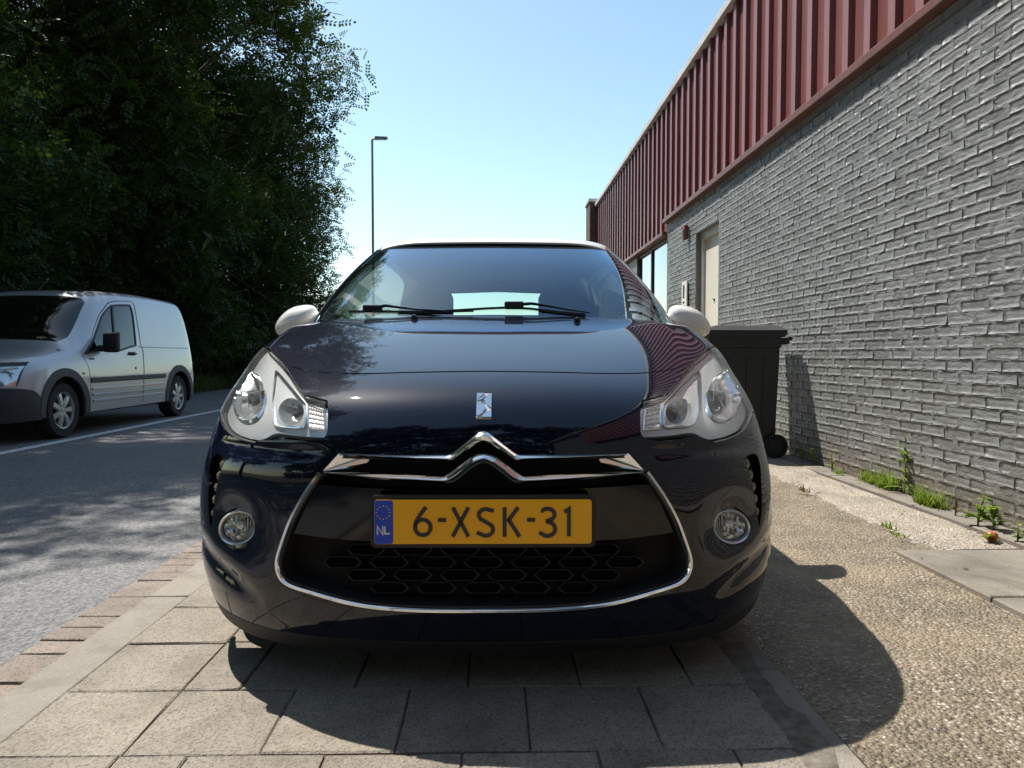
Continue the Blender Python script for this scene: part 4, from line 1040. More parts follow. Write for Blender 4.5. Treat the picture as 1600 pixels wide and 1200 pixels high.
topR = body.unproj(dense(smooth_poly(TOPR, 5, False), 6, False))
opening = np.concatenate([ringR, mirror(ringR[::-1])[1:], mirror(topR)[:-1] if False else mirror(topR), topR[::-1][1:]])
FOGC = (1140.5, 822)
fog = body.unproj([(FOGC[0]+25.5*math.cos(t), FOGC[1]+27.5*math.sin(t)) for t in np.linspace(0, 2*math.pi, 36, endpoint=False)])
SLOT = [(1163.5, 718), (1171, 710), (1180, 709), (1187, 722), (1190, 760), (1190, 800), (1186, 822), (1182.5, 800), (1178, 770), (1171, 740)]
slot = body.unproj(smooth_poly(SLOT, 4))
SEAM = [(755, 580), (860, 581.5), (940, 583.5), (1000, 583), (1040, 578.5), (1082, 569)]
seamR = body.unproj(smooth_poly(SEAM, 8, False)); seam = np.concatenate([mirror(seamR[::-1])[:-1], seamR]); seam_gap = strip_poly(seam, 0.055)
WINGL = [(1108, 548), (1098, 532), (1084, 518), (1066, 506.5), (1050, 502)]
wingR = body.unproj(smooth_poly(WINGL, 8, False)); 
wing_line = np.concatenate([wingR, [(wingR[-1][0]-0.1, 12.6)]])
wing_gap = strip_poly(dense(wing_line, 0.1, False), 0.07)
bonnet = np.concatenate([seamR, wing_line, [(3, 12.15), (0, 11.95)], [(-3, 12.15)], mirror(wing_line[::-1]), mirror(seamR[::-1])])
bonnet_gap = np.concatenate([[(wing_line[-1][0], 12.6)], [(3, 12.15), (0, 11.95), (-3, 12.15)], [(-wing_line[-1][0], 12.6)], [(-wing_line[-1][0], 12.9), (-3, 12.5), (0, 12.3), (3, 12.5), (wing_line[-1][0], 12.9)]])
# wing: behind the bonnet line / headlamp, to the door gap
hp = hl[np.argmax(hl[:, 0])]
wing = np.array(list(wing_line)+[(7.6, 12.9), (9.2, 12.9), (9.2, 6.9), (8.0, 6.9), (hp[0]-0.1, hp[1]), (hl[:, 0].mean(), hl[:, 1].mean())])
cabin_hole = np.array([(-6.35, 19.0), (-6.35, 13.6), (-5.0, 13.0), (-3.0, 12.75), (0, 12.7), (3.0, 12.75), (5.0, 13.0), (6.35, 13.6), (6.35, 19.0)])
def circle_ab(yc, zc, rad, arange, brange, n=26):
    """points of a circle in the side plane of the car, as (a, b) on the patch"""
    ga, gb = np.meshgrid(np.linspace(*arange, 160), np.linspace(*brange, 200)); G = body.S(ga, gb); out = []
    for t in np.linspace(0, 2*math.pi, n, endpoint=False):
        y, z = yc+rad*math.cos(t), zc+rad*math.sin(t)
        if z < 0.215: z = 0.1
        d = (G[..., 1]-y)**2+(G[..., 2]-z)**2; k = np.unravel_index(np.argmin(d), d.shape)
        a = ga[k] if z > 0.2 else 9.0
        out.append((a, gb[k]))
    return np.array(out)
rear_arch = circle_ab(3.27, .30, .36, (7.2, 9.0), (14, 20))
wing_gap2 = strip_poly(dense([(hp[0]-.02, hp[1]), (8.0, 6.9), (9.2, 6.9)], .1, False), .045)
door_gap = strip_poly(dense([(6.6, 13.15), (9.2, 13.15)], 0.2, False), 0.03); door_gap2 = strip_poly(dense([(6.5, 15.75), (9.2, 15.75)], 0.2, False), 0.03)
door_r = np.array([(6.45, 13.165), (9.2, 13.165), (9.2, 15.735), (6.45, 15.735)])
lip_line = dense([(-9, .80), (-7, .72), (-5, .66), (0, .62), (5, .66), (7, .72), (9, .80)], .2, False)
lip = np.concatenate([lip_line, [(9.2, -.1), (-9.2, -.1)]]); lip_gap = strip_poly(lip_line, .05)
regs = [('bonnet', bonnet), ('lip', lip), ('gap', lip_gap)]
for f in (lambda q: q, mirror):
    regs += [('wing', f(wing)), ('door', f(door_r)), ('gap', f(door_gap)), ('gap', f(door_gap2)), ('gap', f(wing_gap)), ('gap', f(wing_gap2)), ('gap', f(rear_arch))]
regs += [('gap', seam_gap), ('gap', bonnet_gap), ('gap', cabin_hole), ('opening', opening)]
for f in (lambda q: q, mirror):
    regs += [('gap', f(hlo)), ('gap', f(fog)), ('gap', f(slot))]
uv, T = carve(body, regs, 0.125, 0.125)
BP = M['black_paint']
shell = panel('front_bumper', body, uv, T['base'][uv[T['base']].mean(1)[:, 1] < 12], BP, car)
panel('rear_body', body, uv, T['base'][uv[T['base']].mean(1)[:, 1] >= 12], BP, car)
panel('bonnet', body, uv, T['bonnet'], BP, car)
panel('lower_lip', body, uv, T['lip'], M['trim'], car)
for sgn in (1, -1):
    for nm, key in (('wing', 'wing'), ('door', 'door')):
        t = T[key]; t = t[np.sign(uv[t].mean(1)[:, 0]) == sgn]
        o = panel(nm, body, uv, t, BP, car)
        if nm == 'door':
            P0 = body.S(7.4*sgn, 15.3); mb = MB().tube([(P0[0]+sgn*.012, P0[1]-.10, P0[2]), (P0[0]+sgn*.04, P0[1]-.06, P0[2]+.003), (P0[0]+sgn*.04, P0[1]+.06, P0[2]+.003), (P0[0]+sgn*.012, P0[1]+.10, P0[2])], .011)
            mb.build('door_handle', M['chrome'], o, smooth=True)
# dark lining behind all gaps
gp = np.concatenate([T['gap']]); c = uv[gp].mean(1)
keep = ~(inside(cabin_hole, c) | inside(rear_arch, c) | inside(mirror(rear_arch), c) | inside(hlo, c) | inside(mirror(hlo), c) | inside(fog, c) | inside(mirror(fog), c) | inside(slot, c) | inside(mirror(slot), c))
panel('shut_line_lining', body, uv, gp[keep], M['void'], car, off=-0.012, rim=0)
# ---- lower grille opening: plate panel, cavity, honeycomb
op = T['opening']; co = uv[op].mean(1)
PT = [(1022, 757), (950, 762), (870, 766), (755, 768)]; PB = [(1055, 833), (1010, 839.5), (940, 845.5), (755, 850.5)]
pt = body.unproj(smooth_poly(PT, 10, False)); pb = body.unproj(smooth_poly(PB, 10, False))
ppoly = np.concatenate([pt, mirror(pt[::-1])[1:], mirror(pb), pb[::-1][1:]])
grille = panel('grille', body, uv, op, M['void'], car, off=-0.055, rim=0)
sweep('opening_lip', body, opening, 0, [(-.010, .001), (-.010, -.056), (-.006, -.056), (-.006, .001)], M['trim'], grille, True)
uvp, Tp = carve(body, [('p', ppoly)], 0.25, 0.25, (-6, 6), (1, 7))
panel('plate_panel', body, uvp, Tp['p'], M['gloss_black'], grille, off=-0.008, rim=0.05)
bodyc = Patch(net, CAR_M, car_dent); bodyc.prep((-5.5, 5.5), (0, 6), 320)
mb = MB()
def hexring(cx, cy, w, h, dep=-0.020):
    e = 0.30
    pts = [(-w/2, 0), (-w/2*(1-e), -h/2), (w/2*(1-e), -h/2), (w/2, 0), (w/2*(1-e), h/2), (-w/2*(1-e), h/2)]
    pp = dense([(cx+p[0], cy+p[1]) for p in pts], 9)
    q = bodyc.unproj(pp); V = bodyc.S(q[:, 0], q[:, 1])+bodyc.N(q[:, 0], q[:, 1])*dep
    V = list(V); V.append(V[0]); V.append(V[1])
    # wall of the cell: front edge and back edge
    q3 = np.array(V); cen = q3[:-2].mean(0); out = cen+(q3-cen)*1.07
    n = len(q3); A = []; F = []
    for i in range(n):
        A += [q3[i], out[i], out[i]+np.array([0, .032, 0]), q3[i]+np.array([0, .032, 0])]
        if i: F += [((i-1)*4+k, i*4+k, i*4+(k+1) % 4, (i-1)*4+(k+1) % 4) for k in range(4)]
    mb.add(A, F)
links = []
ringpx = np.array(smooth_poly(RING, 5, False))
for r in range(0, 5):
    cy = 862+r*20.5
    for k in range(-5, 6):
        cx = CX+k*75+(0 if r % 2 else 37.5)
        ok = True
        for xx in (cx-30, cx+30):
            X = CX+abs(xx-CX)
            i = np.argmin(np.abs(ringpx[:, 0]-X)+(ringpx[:, 1] < 850)*1000); ymax = ringpx[i, 1] if X > 800 else 952
            # keep inside the ring
            yl = np.interp(X, ringpx[::-1][:, 0], ringpx[::-1][:, 1]) if X < 1060 else 0
            if X > 1045 or cy+9 > np.interp(X, [755, 845, 920, 970, 1022, 1050], [949, 948, 943, 934, 919, 905]): ok = False
        if ok: hexring(cx, cy, 60-abs(k)*0.8, 17)
        # link bar towards the next cell
mb.build('honeycomb', M['mesh_black'], grille)
# chrome surround
sweep('chrome_surround', body, ring_line, 0, [(-.0065, -.01), (-.0065, .004), (-.003, .0095), (.003, .0095), (.0065, .004), (.0065, -.01)], M['chrome'], grille)
# double chevron bars
def both(p): return list(p)
U_T = smooth_poly([(981, 707.5, 1), (895, 710), (813, 711, 1), (805, 707.5), (771, 682, 1), (763, 676.5), (755, 674)], 5, False)
U_B = smooth_poly([(976, 712.5, 1), (890, 717.5), (809, 721, 1), (800, 717), (770, 695, 1), (762, 690), (755, 688)], 5, False)
L_T = smooth_poly([(1004, 735, 1), (915, 739), (820, 744, 1), (811, 741), (775, 714.5, 1), (765, 710.5), (755, 709)], 5, False)
L_B = smooth_poly([(1003, 739, 1), (910, 749), (814, 755, 1), (802, 752), (770, 728, 1), (762, 724), (755, 722.5)], 5, False)
def rs(L, n):
    L = np.array(L); d = np.concatenate([[0], np.cumsum(np.linalg.norm(np.diff(L, axis=0), axis=1))]); t = np.linspace(0, d[-1], n)
    return np.stack([np.interp(t, d, L[:, 0]), np.interp(t, d, L[:, 1])], 1)
def chevron_bar(top, bot, name):
    n = 70; A = body.unproj(rs(top, n)); B = body.unproj(rs(bot, n)); prof = [(0, -.02), (0, .004), (.20, .0085), (.46, .0130), (.56, .0130), (.8, .0085), (1, .004), (1, -.02)]
    V = []
    for p, q in zip(A, B):
        P, Q = body.S(*p), body.S(*q); nn = body.N(*((p+q)/2)); V.append([P*(1-t)+Q*t+nn*h for (t, h) in prof])
    V = np.array(V); W = V[::-1][1:]*np.array([-1, 1, 1]); V = np.concatenate([V, W]).reshape(-1, 3); k = len(prof); n2 = len(V)//k
    F = [(i*k+j, (i+1)*k+j, (i+1)*k+(j+1) % k, i*k+(j+1) % k) for i in range(n2-1) for j in range(k)]+[tuple(range(k)), tuple((n2-1)*k+j for j in range(k-1, -1, -1))]
    return MB().add(V, F).build(name, M['chrome'], grille, smooth=True, angle=30)
chevron_bar(U_T, U_B, 'chevron_bar'); chevron_bar(L_T, L_B, 'chevron_bar')
# chrome wedges that close the ends of the bars
WD = [(1004, 735), (979, 708), (942, 713.5), (944, 723), (968, 733)]
wq = body.unproj(WD); wp = body.S(wq[:, 0], wq[:, 1]); wn_ = body.N(wq[:, 0], wq[:, 1])
dep = [0.010, 0.010, -0.028, -0.030, -0.004]
for s in (1, -1):
    Q = (wp+wn_*np.array(dep)[:, None])*np.array([s, 1, 1]); MB().add(list(Q)+list(Q+np.array([0, .02, 0])), [(0, 1, 2), (0, 2, 3), (0, 3, 4), (5, 7, 6), (5, 8, 7), (5, 9, 8)]).build('bar_end', M['chrome'], grille)
# ---- number plate
pc = on_Y(755, 814, CAR_Y-0.022); plate = empty('number_plate', (0, -0.030, pc[2]), 0, car); PS = (CAR_Y-0.03)/FPX
def ppx(x, y): return ((x-755)*PS, (814-y)*PS)
def rbox(x0, x1, y0, y1, d0, d1, r=0.004):
    poly = []
    for (cx, cy, t0) in ((x1-r, y1-r, 0), (x0+r, y1-r, 90), (x0+r, y0+r, 180), (x1-r, y0+r, 270)):
        for k in range(5): t = R(t0+k*22.5); poly.append((cx+r*math.cos(t), cy+r*math.sin(t)))
    return MB().prism(poly, d0, d1, 'y')
HW, HH = 171*PS*1.0, 35*PS
rbox(-HW-.010, HW+.010, -HH-.010, HH+.009, 0.004, .020, .012).build('frame', M['trim'], plate)
rbox(-HW, HW, -HH, HH, -0.001, .004, .007).build('plate', M['plate_yellow'], plate)
xb = (613.5-755)*PS
rbox(-HW+.0006, xb, -HH+.0006, HH-.0006, -0.0016, 0.0, .0065).build('euro_band', M['plate_blue'], plate)
def stroke(mb, pts, wd, d0=-0.0024, d1=-0.0012, close=False, conv=ppx):
    L = [np.array(conv(*p)) for p in pts]
    if close: L = L+[L[0]]
    L = np.array(L); n = len(L); t = np.gradient(L, axis=0)
    for i in range(1, n-1):
        u = (L[i]-L[i-1])/np.linalg.norm(L[i]-L[i-1]); v = (L[i+1]-L[i])/np.linalg.norm(L[i+1]-L[i]); t[i] = u+v
    if close: u = (L[-1]-L[-2]); v = (L[1]-L[0]); t[0] = t[-1] = u/np.linalg.norm(u)+v/np.linalg.norm(v)
    t /= np.linalg.norm(t, axis=1)[:, None]; nn = np.stack([-t[:, 1], t[:, 0]], 1)
    sc = np.ones(n)
    for i in range(1, n-1):
        u = (L[i]-L[i-1])/np.linalg.norm(L[i]-L[i-1]); sc[i] = 1/max(0.5, float(np.dot(u, t[i])))
    A = L+nn*(wd/2*sc)[:, None]; B = L-nn*(wd/2*sc)[:, None]; V = []; F = []
    for i in range(n):
        V += [(A[i][0], d0, A[i][1]), (B[i][0], d0, B[i][1]), (B[i][0], d1, B[i][1]), (A[i][0], d1, A[i][1])]
        if i: F += [((i-1)*4+k, (i-1)*4+(k+1) % 4, i*4+(k+1) % 4, i*4+k) for k in range(4)]
    F += [(0, 1, 2, 3), tuple((n-1)*4+k for k in (3, 2, 1, 0))]
    mb.add(V, F)
def cv(x, y): return (570+x*370/1600, 760+y*100/432)
def arc(cx, cy, rx, ry, t0, t1, n=16): return [(cx+rx*math.cos(R(t0+(t1-t0)*i/n)), cy+ry*math.sin(R(t0+(t1-t0)*i/n))) for i in range(n+1)]
def glyph(strokes, wpx, m, name):
    mb_ = MB()
    for s in strokes:
        cl = (s[-1] == 'c'); s = s[:-1] if cl else s
        stroke(mb_, [cv(*p) for p in s], wpx*PS*370/1600, close=cl)
    return mb_.build(name, m, plate)
W_ = 27
glyph([[(412, 131), (368, 190), (343, 235), (337, 268)]+arc(390, 270, 53, 53, 180, -180, 30)], W_, M['plate_ink'], 'character')
for xx in (521, 1126): glyph([[(xx-28, 220), (xx+28, 220)]], W_, M['plate_ink'], 'hyphen')
glyph([[(594, 134), (700, 334)], [(700, 134), (592, 334)]], W_, M['plate_ink'], 'character')
glyph([[(874, 158)]+arc(818, 186, 48, 40, -55, -195, 12)+[(782, 213), (846, 250)]+arc(818, 286, 50, 42, -35, 130, 14)+[(756, 306)]], W_, M['plate_ink'], 'character')
glyph([[(946, 134), (946, 336)], [(1038, 134), (966, 232)], [(970, 214), (1048, 336)]], W_, M['plate_ink'], 'character')
glyph([[(1194, 158)]+arc(1238, 184, 48, 40, -140, 80, 16)+[(1228, 230)], [(1228, 230)]+arc(1238, 283, 52, 48, -75, 130, 16)+[(1182, 306)]], W_, M['plate_ink'], 'character')
glyph([[(1352, 168), (1384, 146), (1384, 334)]], W_, M['plate_ink'], 'character')
glyph([[(82, 318), (82, 262), (118, 318), (118, 262)], [(132, 262), (132, 312), (166, 312)]], 10, M['plate_white'], 'country_code')
st = MB()
for i in range(12):
    x, y = cv(122+45*math.cos(R(30*i)), 168+45*math.sin(R(30*i))); X, Z = ppx(x, y)
    st.prism([(X+.0022*(1 if k % 2 == 0 else .45)*math.cos(R(90+36*k)), Z+.0022*(1 if k % 2 == 0 else .45)*math.sin(R(90+36*k))) for k in range(10)], -.0024, -.0015, 'y')
st.build('star_ring', M['plate_star'], plate)
# ---- badge on the nose
bq = body.unproj([(755, 634)])[0]; bP = body.S(*bq); bN = body.N(*bq); badge = empty('badge', tuple(bP), 0, car)
zx = Vector(bN); ux = Vector((1, 0, 0)); vx = zx.cross(ux).normalized(); 
badge.rotation_euler = Matrix((ux, vx, zx)).transposed().to_euler()
bs = (CAR_Y+bP[1])/FPX
def bpoly(pts): return [((x-715)*bs*72/1440*1.0, (690-y)*bs*60/1200/max(.35, -bN[1]*1.0)) for (x, y) in pts]
b1 = MB()
b1.prism(bpoly([(480, 340), (700, 340), (640, 420), (480, 520)]), -0.004, .0045)
b1.prism(bpoly([(690, 520), (860, 370), (945, 370), (945, 780), (800, 680)]), -.004, .0045)
b1.prism(bpoly([(480, 570), (600, 590), (780, 760), (640, 880), (480, 990)]), -.004, .0045)
b1.prism(bpoly([(640, 1040), (700, 960), (945, 830), (945, 1040)]), -.004, .0045)
b1.build('chrome_plaque', M['chrome'], badge)
b2 = MB().prism(bpoly([(480, 335), (948, 335), (948, 1042), (480, 1042)]), -.006, .0015); b2.build('plaque_base', M['lamp_silver'], badge)
b3 = MB().prism(bpoly([(475, 560), (640, 500), (760, 420), (770, 445), (660, 540), (500, 590)]), .0012, .0075).prism(bpoly([(490, 1000), (620, 920), (740, 800), (775, 800), (650, 960), (520, 1030)]), .0012, .0075)
b3.build('raised_stroke', M['chrome'], badge)
# ---- headlamps
uvh, Th = carve(body, [('h', hl)], 0.06, 0.06, (float(hl[:, 0].min())-.05, 9.0), (float(hl[:, 1].min())-.05, float(hl[:, 1].max())+.05))
def lamp_pt(px, py, depth=0.0):
    q = body.unproj([(px, py)])[0]; return body.S(*q)-body.N(*q)*depth
def local_of(px, py, ydepth):
    """photo pixel -> car coordinates at local y"""
    inv = np.array(CAR_M.inverted()); o = inv[:3, :3] @ CAM_P+inv[:3, 3]; d = inv[:3, :3] @ ray(px, py); t = (ydepth-o[1])/d[1]; return o+d*t
def ring_px(px, py, rx, ry, dep, n=36):
    q = body.unproj([(px+rx*math.cos(t), py+ry*math.sin(t)) for t in np.linspace(0, 2*math.pi, n, endpoint=False)])
    return q, body.S(q[:, 0], q[:, 1])-body.N(q[:, 0], q[:, 1])*dep
def bowl(name, root, P, depth, m, rings=8):
    c = P.mean(0); n = len(P); V = []; F = []
    for i in range(rings+1):
        t = max(.02, i/rings); V += [tuple(c+(p-c)*t+np.array([0, depth*(1-t*t), 0])) for p in P]
        if i: F += [((i-1)*n+j, (i-1)*n+(j+1) % n, i*n+(j+1) % n, i*n+j) for j in range(n)]
    MB().add(V, F).build(name, m, root, smooth=True); return c
mq, MR = ring_px(1138, 613, 27, 36, .022); MRN = body.N(mq[:, 0], mq[:, 1]); dq, DR = ring_px(1067, 634, 21, 23, .022)
uvh, Th2 = carve(body, [('h', hl), ('hole', mq), ('hole', dq)], 0.06, 0.06, (float(hl[:, 0].min())-.05, 9.0), (float(hl[:, 1].min())-.05, float(hl[:, 1].max())+.05))
Th = {'h': np.concatenate([Th2['h'], Th2['hole']])}
def build_headlamp():
    root = empty('headlight', (0, 0, 0), 0, car)
    lens = panel('lens', body, uvh, Th['h'], M['lens'], root, off=0.001, rim=0.008)
    # housing: the cut-out pushed inwards along y
    P = body.S(hlo[:, 0], hlo[:, 1]); N_ = body.N(hlo[:, 0], hlo[:, 1]); n = len(P)
    back = P-N_*0.03; back[:, 1] = np.maximum(back[:, 1], 0)+0.02
    V = list(P-N_*0.004)+list(back); F = [(i, (i+1) % n, n+(i+1) % n, n+i) for i in range(n)]
    MB().add(V, F).build('gasket', M['trim'], root, smooth=True)
    panel('housing', body, uvh, Th2['h'], M['lamp_silver'], root, off=-.022, rim=.03)
    c = bowl('main_reflector', root, MR, .085, M['reflector'])
    n = len(MR); rr = [MR-MRN*(-.0), c+(MR-c)*1.05+MRN*.006, c+(MR-c)*1.10+MRN*.0]
    V = [tuple(p) for g_ in rr for p in g_]; F = [(a_*n+i, a_*n+(i+1) % n, (a_+1)*n+(i+1) % n, (a_+1)*n+i) for a_ in range(2) for i in range(n)]
    MB().add(V, F).build('main_bezel', M['chrome'], root, smooth=True)
    MB().lathe([(.001, -.03), (.010, -.028), (.013, -.01), (.013, .05)], 16, 'y', (c[0], c[1]+.04, c[2])).build('bulb', M['bulb'], root, smooth=True)
    fl = MB(); k = .0021
    for i in (-2, -1, 1, 2):
        xx = i*9*k; hgt = .058*math.sqrt(max(0.05, 1-(i*9/29)**2)); fl.box((c[0]+xx-.0012, c[1]+.03, c[2]-hgt), (c[0]+xx+.0012, c[1]+.08, c[2]+hgt*.3))
    fl.build('reflector_fin', M['reflector'], root)
    c2 = bowl('dip_reflector', root, DR, .075, M['reflector'])
    MB().lathe([(.001, -.012), (.009, -.010), (.012, .0), (.012, .05)], 16, 'y', (c2[0], c2[1]+.04, c2[2])).build('bulb', M['bulb'], root, smooth=True)
    # chrome triangular bezel round the inner reflector
    tri = smooth_poly([(1044, 623, 1), (1068, 598, 1), (1096, 571, 1), (1097, 598), (1096, 640), (1093, 655), (1085, 661), (1050, 664), (1042, 660), (1041, 640)], 4)
    q = body.unproj(tri); Pq = body.S(q[:, 0], q[:, 1])-body.N(q[:, 0], q[:, 1])*0.016; m_ = len(Pq); cen = Pq.mean(0)
    inner = cen+(Pq-cen)*0.84+np.array([0, .03, 0]); mid = cen+(Pq-cen)*0.95+np.array([0, -.004, 0])
    V = list(Pq+np.array([0, .03, 0]))+list(Pq)+list(mid)+list(inner); F = [(a_*m_+i, a_*m_+(i+1) % m_, (a_+1)*m_+(i+1) % m_, (a_+1)*m_+i) for a_ in range(3) for i in range(m_)]
    MB().add(V, F).build('chrome_bezel', M['chrome'], root, smooth=True)
    # ribbed indicator at the inner end
    ind = MB()
    quad = [(1012, 632), (1037, 625), (1036, 664), (1010, 668)]
    q = body.unproj(quad); Q = body.S(q[:, 0], q[:, 1])-body.N(q[:, 0], q[:, 1])*0.018
    def bil(u, v): return (Q[0]*(1-u)+Q[1]*u)*(1-v)+(Q[3]*(1-u)+Q[2]*u)*v
    NX, NY = 6, 5
    for i in range(NX):
        for j in range(NY):
            g_ = 0.06; cs = [bil((i+g_)/NX, (j+g_)/NY), bil((i+1-g_)/NX, (j+g_)/NY), bil((i+1-g_)/NX, (j+1-g_)/NY), bil((i+g_)/NX, (j+1-g_)/NY)]; mc = sum(cs)/4+np.array([0, -.0025, 0])
            ind.add(cs+[mc], [(0, 1, 4), (1, 2, 4), (2, 3, 4), (3, 0, 4)])
    ind.build('indicator', M['indicator'], root)
    f_ = MB(); f_.tube([bil(0, 0), bil(1, 0), bil(1, 1), bil(0, 1), bil(0, 0)], .0028, 6); f_.build('indicator_frame', M['chrome'], root, smooth=True)
    bc = bil(.5, .45); MB().lathe([(.001, -.008), (.010, -.006), (.012, .02)], 14, 'y', tuple(bc+np.array([0, .015, 0]))).build('bulb', M['amber'], root, smooth=True)
    return root
h1 = build_headlamp(); h2 = copy_tree(h1, car); h2.scale = (-1, 1, 1)
# ---- fog lamps
def build_fog():
    root = empty('fog_light', (0, 0, 0), 0, car)
    q = body.unproj([(FOGC[0]+23.5*math.cos(t), FOGC[1]+25.5*math.sin(t)) for t in np.linspace(0, 2*math.pi, 36, endpoint=False)])
    P = body.S(q[:, 0], q[:, 1]); c = P.mean(0); u = P-c; n = len(P)
    # bezel ring, then a bowl with a flat front glass facing forwards
    def ring(s, dy): return [tuple(c+u*s*np.array([1, .35, 1])+np.array([0, dy, 0])) for u in (P-c)]
    rings = [ring(1.10, .03), ring(1.10, -.004), ring(1.03, -.012), ring(.95, -.009), ring(.92, .004)]
    V = sum(rings, []); F = [(a*n+i, a*n+(i+1) % n, (a+1)*n+(i+1) % n, (a+1)*n+i) for a in range(4) for i in range(n)]; MB().add(V, F).build('bezel', M['lamp_silver'], root, smooth=True)
    rr = [[tuple(c+u*s*np.array([1, .35, 1])+np.array([0, .004+.055*(1-s*s), 0])) for u in (P-c)] for s in (.92, .75, .55, .3, .05)]
    V = sum(rr, []); F = [(a*n+i, a*n+(i+1) % n, (a+1)*n+(i+1) % n, (a+1)*n+i) for a in range(4) for i in range(n)]; MB().add(V, F).build('reflector', M['reflector'], root, smooth=True)
    fl = MB()
    for i in range(-3, 4):
        xx = i*.010; hh = math.sqrt(max(1e-5, .037**2-xx**2)); yb = c[1]+.012+.03*(1-(xx/.04)**2)
        fl.add([(c[0]+xx-.0045, yb, c[2]-hh*.85), (c[0]+xx, yb-.006, c[2]-hh*.9), (c[0]+xx+.0045, yb, c[2]-hh*.85), (c[0]+xx-.0045, yb+.006, c[2]+hh*.85), (c[0]+xx, yb, c[2]+hh*.9), (c[0]+xx+.0045, yb+.006, c[2]+hh*.85)], [(0, 1, 4, 3), (1, 2, 5, 4)])
    fl.build('flute', M['reflector'], root)
    MB().lathe([(.001, -.012), (.010, -.009), (.012, .004)], 14, 'y', (c[0], c[1]+.016, c[2]+.004)).build('bulb_shield', M['lamp_silver'], root, smooth=True)
    rr = [ring(.93, .002), ring(.7, -.004), ring(.35, -.007), ring(.02, -.008)]
    V = sum(rr, []); F = [(a*n+i, a*n+(i+1) % n, (a+1)*n+(i+1) % n, (a+1)*n+i) for a in range(3) for i in range(n)]; MB().add(V, F).build('lens', M['lens'], root, smooth=True)
    rr = [ring(1.2, .002), ring(1.2, .08), ring(.02, .08)]
    V = sum(rr, []); F = [(a*n+i, a*n+(i+1) % n, (a+1)*n+(i+1) % n, (a+1)*n+i) for a in range(2) for i in range(n)]; MB().add(V, F).build('pocket', M['trim'], root, smooth=True)
    return root
f1 = build_fog(); f2 = copy_tree(f1, car); f2.scale = (-1, 1, 1)
# ---- vertical daylight lamps
def build_led():
    root = empty('daylight_strip', (0, 0, 0), 0, car)
    uvs, Ts = carve(body, [('s', slot)], 0.05, 0.05, (float(slot[:, 0].min())-.05, 9.0), (float(slot[:, 1].min())-.05, float(slot[:, 1].max())+.05))
    panel('channel', body, uvs, Ts['s'], M['trim'], root, off=-0.022, rim=0)
    sweep('channel_wall', body, slot, 0, [(-.001, .0), (-.001, -.024), (.001, -.024), (.001, .0)], M['gloss_black'], root, True)
    for (x, y, rx, ry) in ((1170, 724, 5.2, 6.6), (1175.5, 742, 5, 6.6), (1179.5, 761, 4.2, 6.6), (1182.5, 780, 3.2, 6.6), (1184.5, 800, 2.2, 6.0)):
        q = body.unproj([(x, y)])[0]; c = body.S(*q)-body.N(*q)*0.005; nn = Vector(body.N(*q)); mt = nn.to_track_quat('Z', 'Y').to_matrix()
        mb_ = MB().lathe([(.0205, -.012), (.0195, .0), (.012, .004), (.001, .005)], 20); mb_.V = [tuple(Vector(c)+mt @ Vector((v[0]*.62, v[1]*.62, v[2]))) for v in mb_.V]
        mb_.build('led_lens', M['led'], root, smooth=True)
    return root
l1 = build_led(); l2 = copy_tree(l1, car); l2.scale = (-1, 1, 1)
# ---- greenhouse
base_r = [(0, 1.03, .985), (.30, 1.055, .98), (.575, 1.125, .965), (.735, 1.225, .952), (.812, 1.36, .94), (.84, 1.50, .93), (.845, 2.0, .93), (.83, 2.8, .955), (.755, 3.45, .985), (.48, 3.72, 1.0), (0, 3.78, 1.0)]
top_r = [(0, 1.70, 1.396), (.27, 1.71, 1.394), (.45, 1.745, 1.390), (.535, 1.80, 1.384), (.572, 1.88, 1.382), (.592, 2.0, 1.388), (.605, 2.35, 1.402), (.59, 2.9, 1.385), (.53, 3.33, 1.345), (.35, 3.46, 1.34), (0, 3.50, 1.345)]
gnet = []
for t, bul in ((0, 0), (.34, .9), (.67, .9), (1, 0)):
    row = []
    for p, q in zip(base_r, top_r):
        p, q = np.array(p), np.array(q); v = p*(1-t)+q*t
        o = np.array([v[0]*.8, v[1]-2.4, 0]); o /= np.linalg.norm(o); row.append(v+o*0.028*bul+np.array([0, 0, 0.014*bul]))
    gnet.append(row)
gh = Patch(gnet, CAR_M, close=True); gh.prep((0, 7), (0, 3), 240)
ws_R = np.array([(0, .10), (1, .10), (2, .10), (3, .10), (3.46, .10), (3.50, .5), (3.48, 1.0), (3.45, 1.8), (3.40, 2.4), (3.28, 2.80), (3, 2.88), (2, 2.9), (1, 2.9), (0, 2.9)])
ws = np.concatenate([dense(ws_R, .1, False), mirror(dense(ws_R, .1, False)[::-1])[1:-1]])
sw = dense(smooth_poly([(4.75, .35, 1), (5.2, .22), (7.6, .22), (7.85, .5), (7.5, 2.2), (7.0, 2.72), (5.4, 2.72), (4.95, 2.2)], .1), .1)
rw = dense([(8.75, .5), (10.0, .5), (10.0, 2.75), (8.75, 2.6)], .1); rw2 = np.concatenate([rw])
wsg = []
uvg, Tg = carve(gh, [('ws', ws), ('sw', sw), ('sw', mirror(sw)), ('rw', rw), ('rw', mirror(rw))], 0.125, 0.1)
tb = Tg['base']; cb_ = uvg[tb].mean(1); pillar_a = np.abs(cb_[:, 0])
for s in (1, -1):
    sel = (np.sign(cb_[:, 0]) == s) & (pillar_a < 6.2) & (pillar_a > 3.0)
    panel('windscreen_pillar', gh, uvg, tb[sel], M['white_paint'], car, rim=0.01)
panel('rear_pillar', gh, uvg, tb[pillar_a >= 6.2], BP, car, rim=0.01)
panel('screen_surround', gh, uvg, tb[pillar_a <= 3.0], M['trim'], car, off=-.001, rim=0.01)
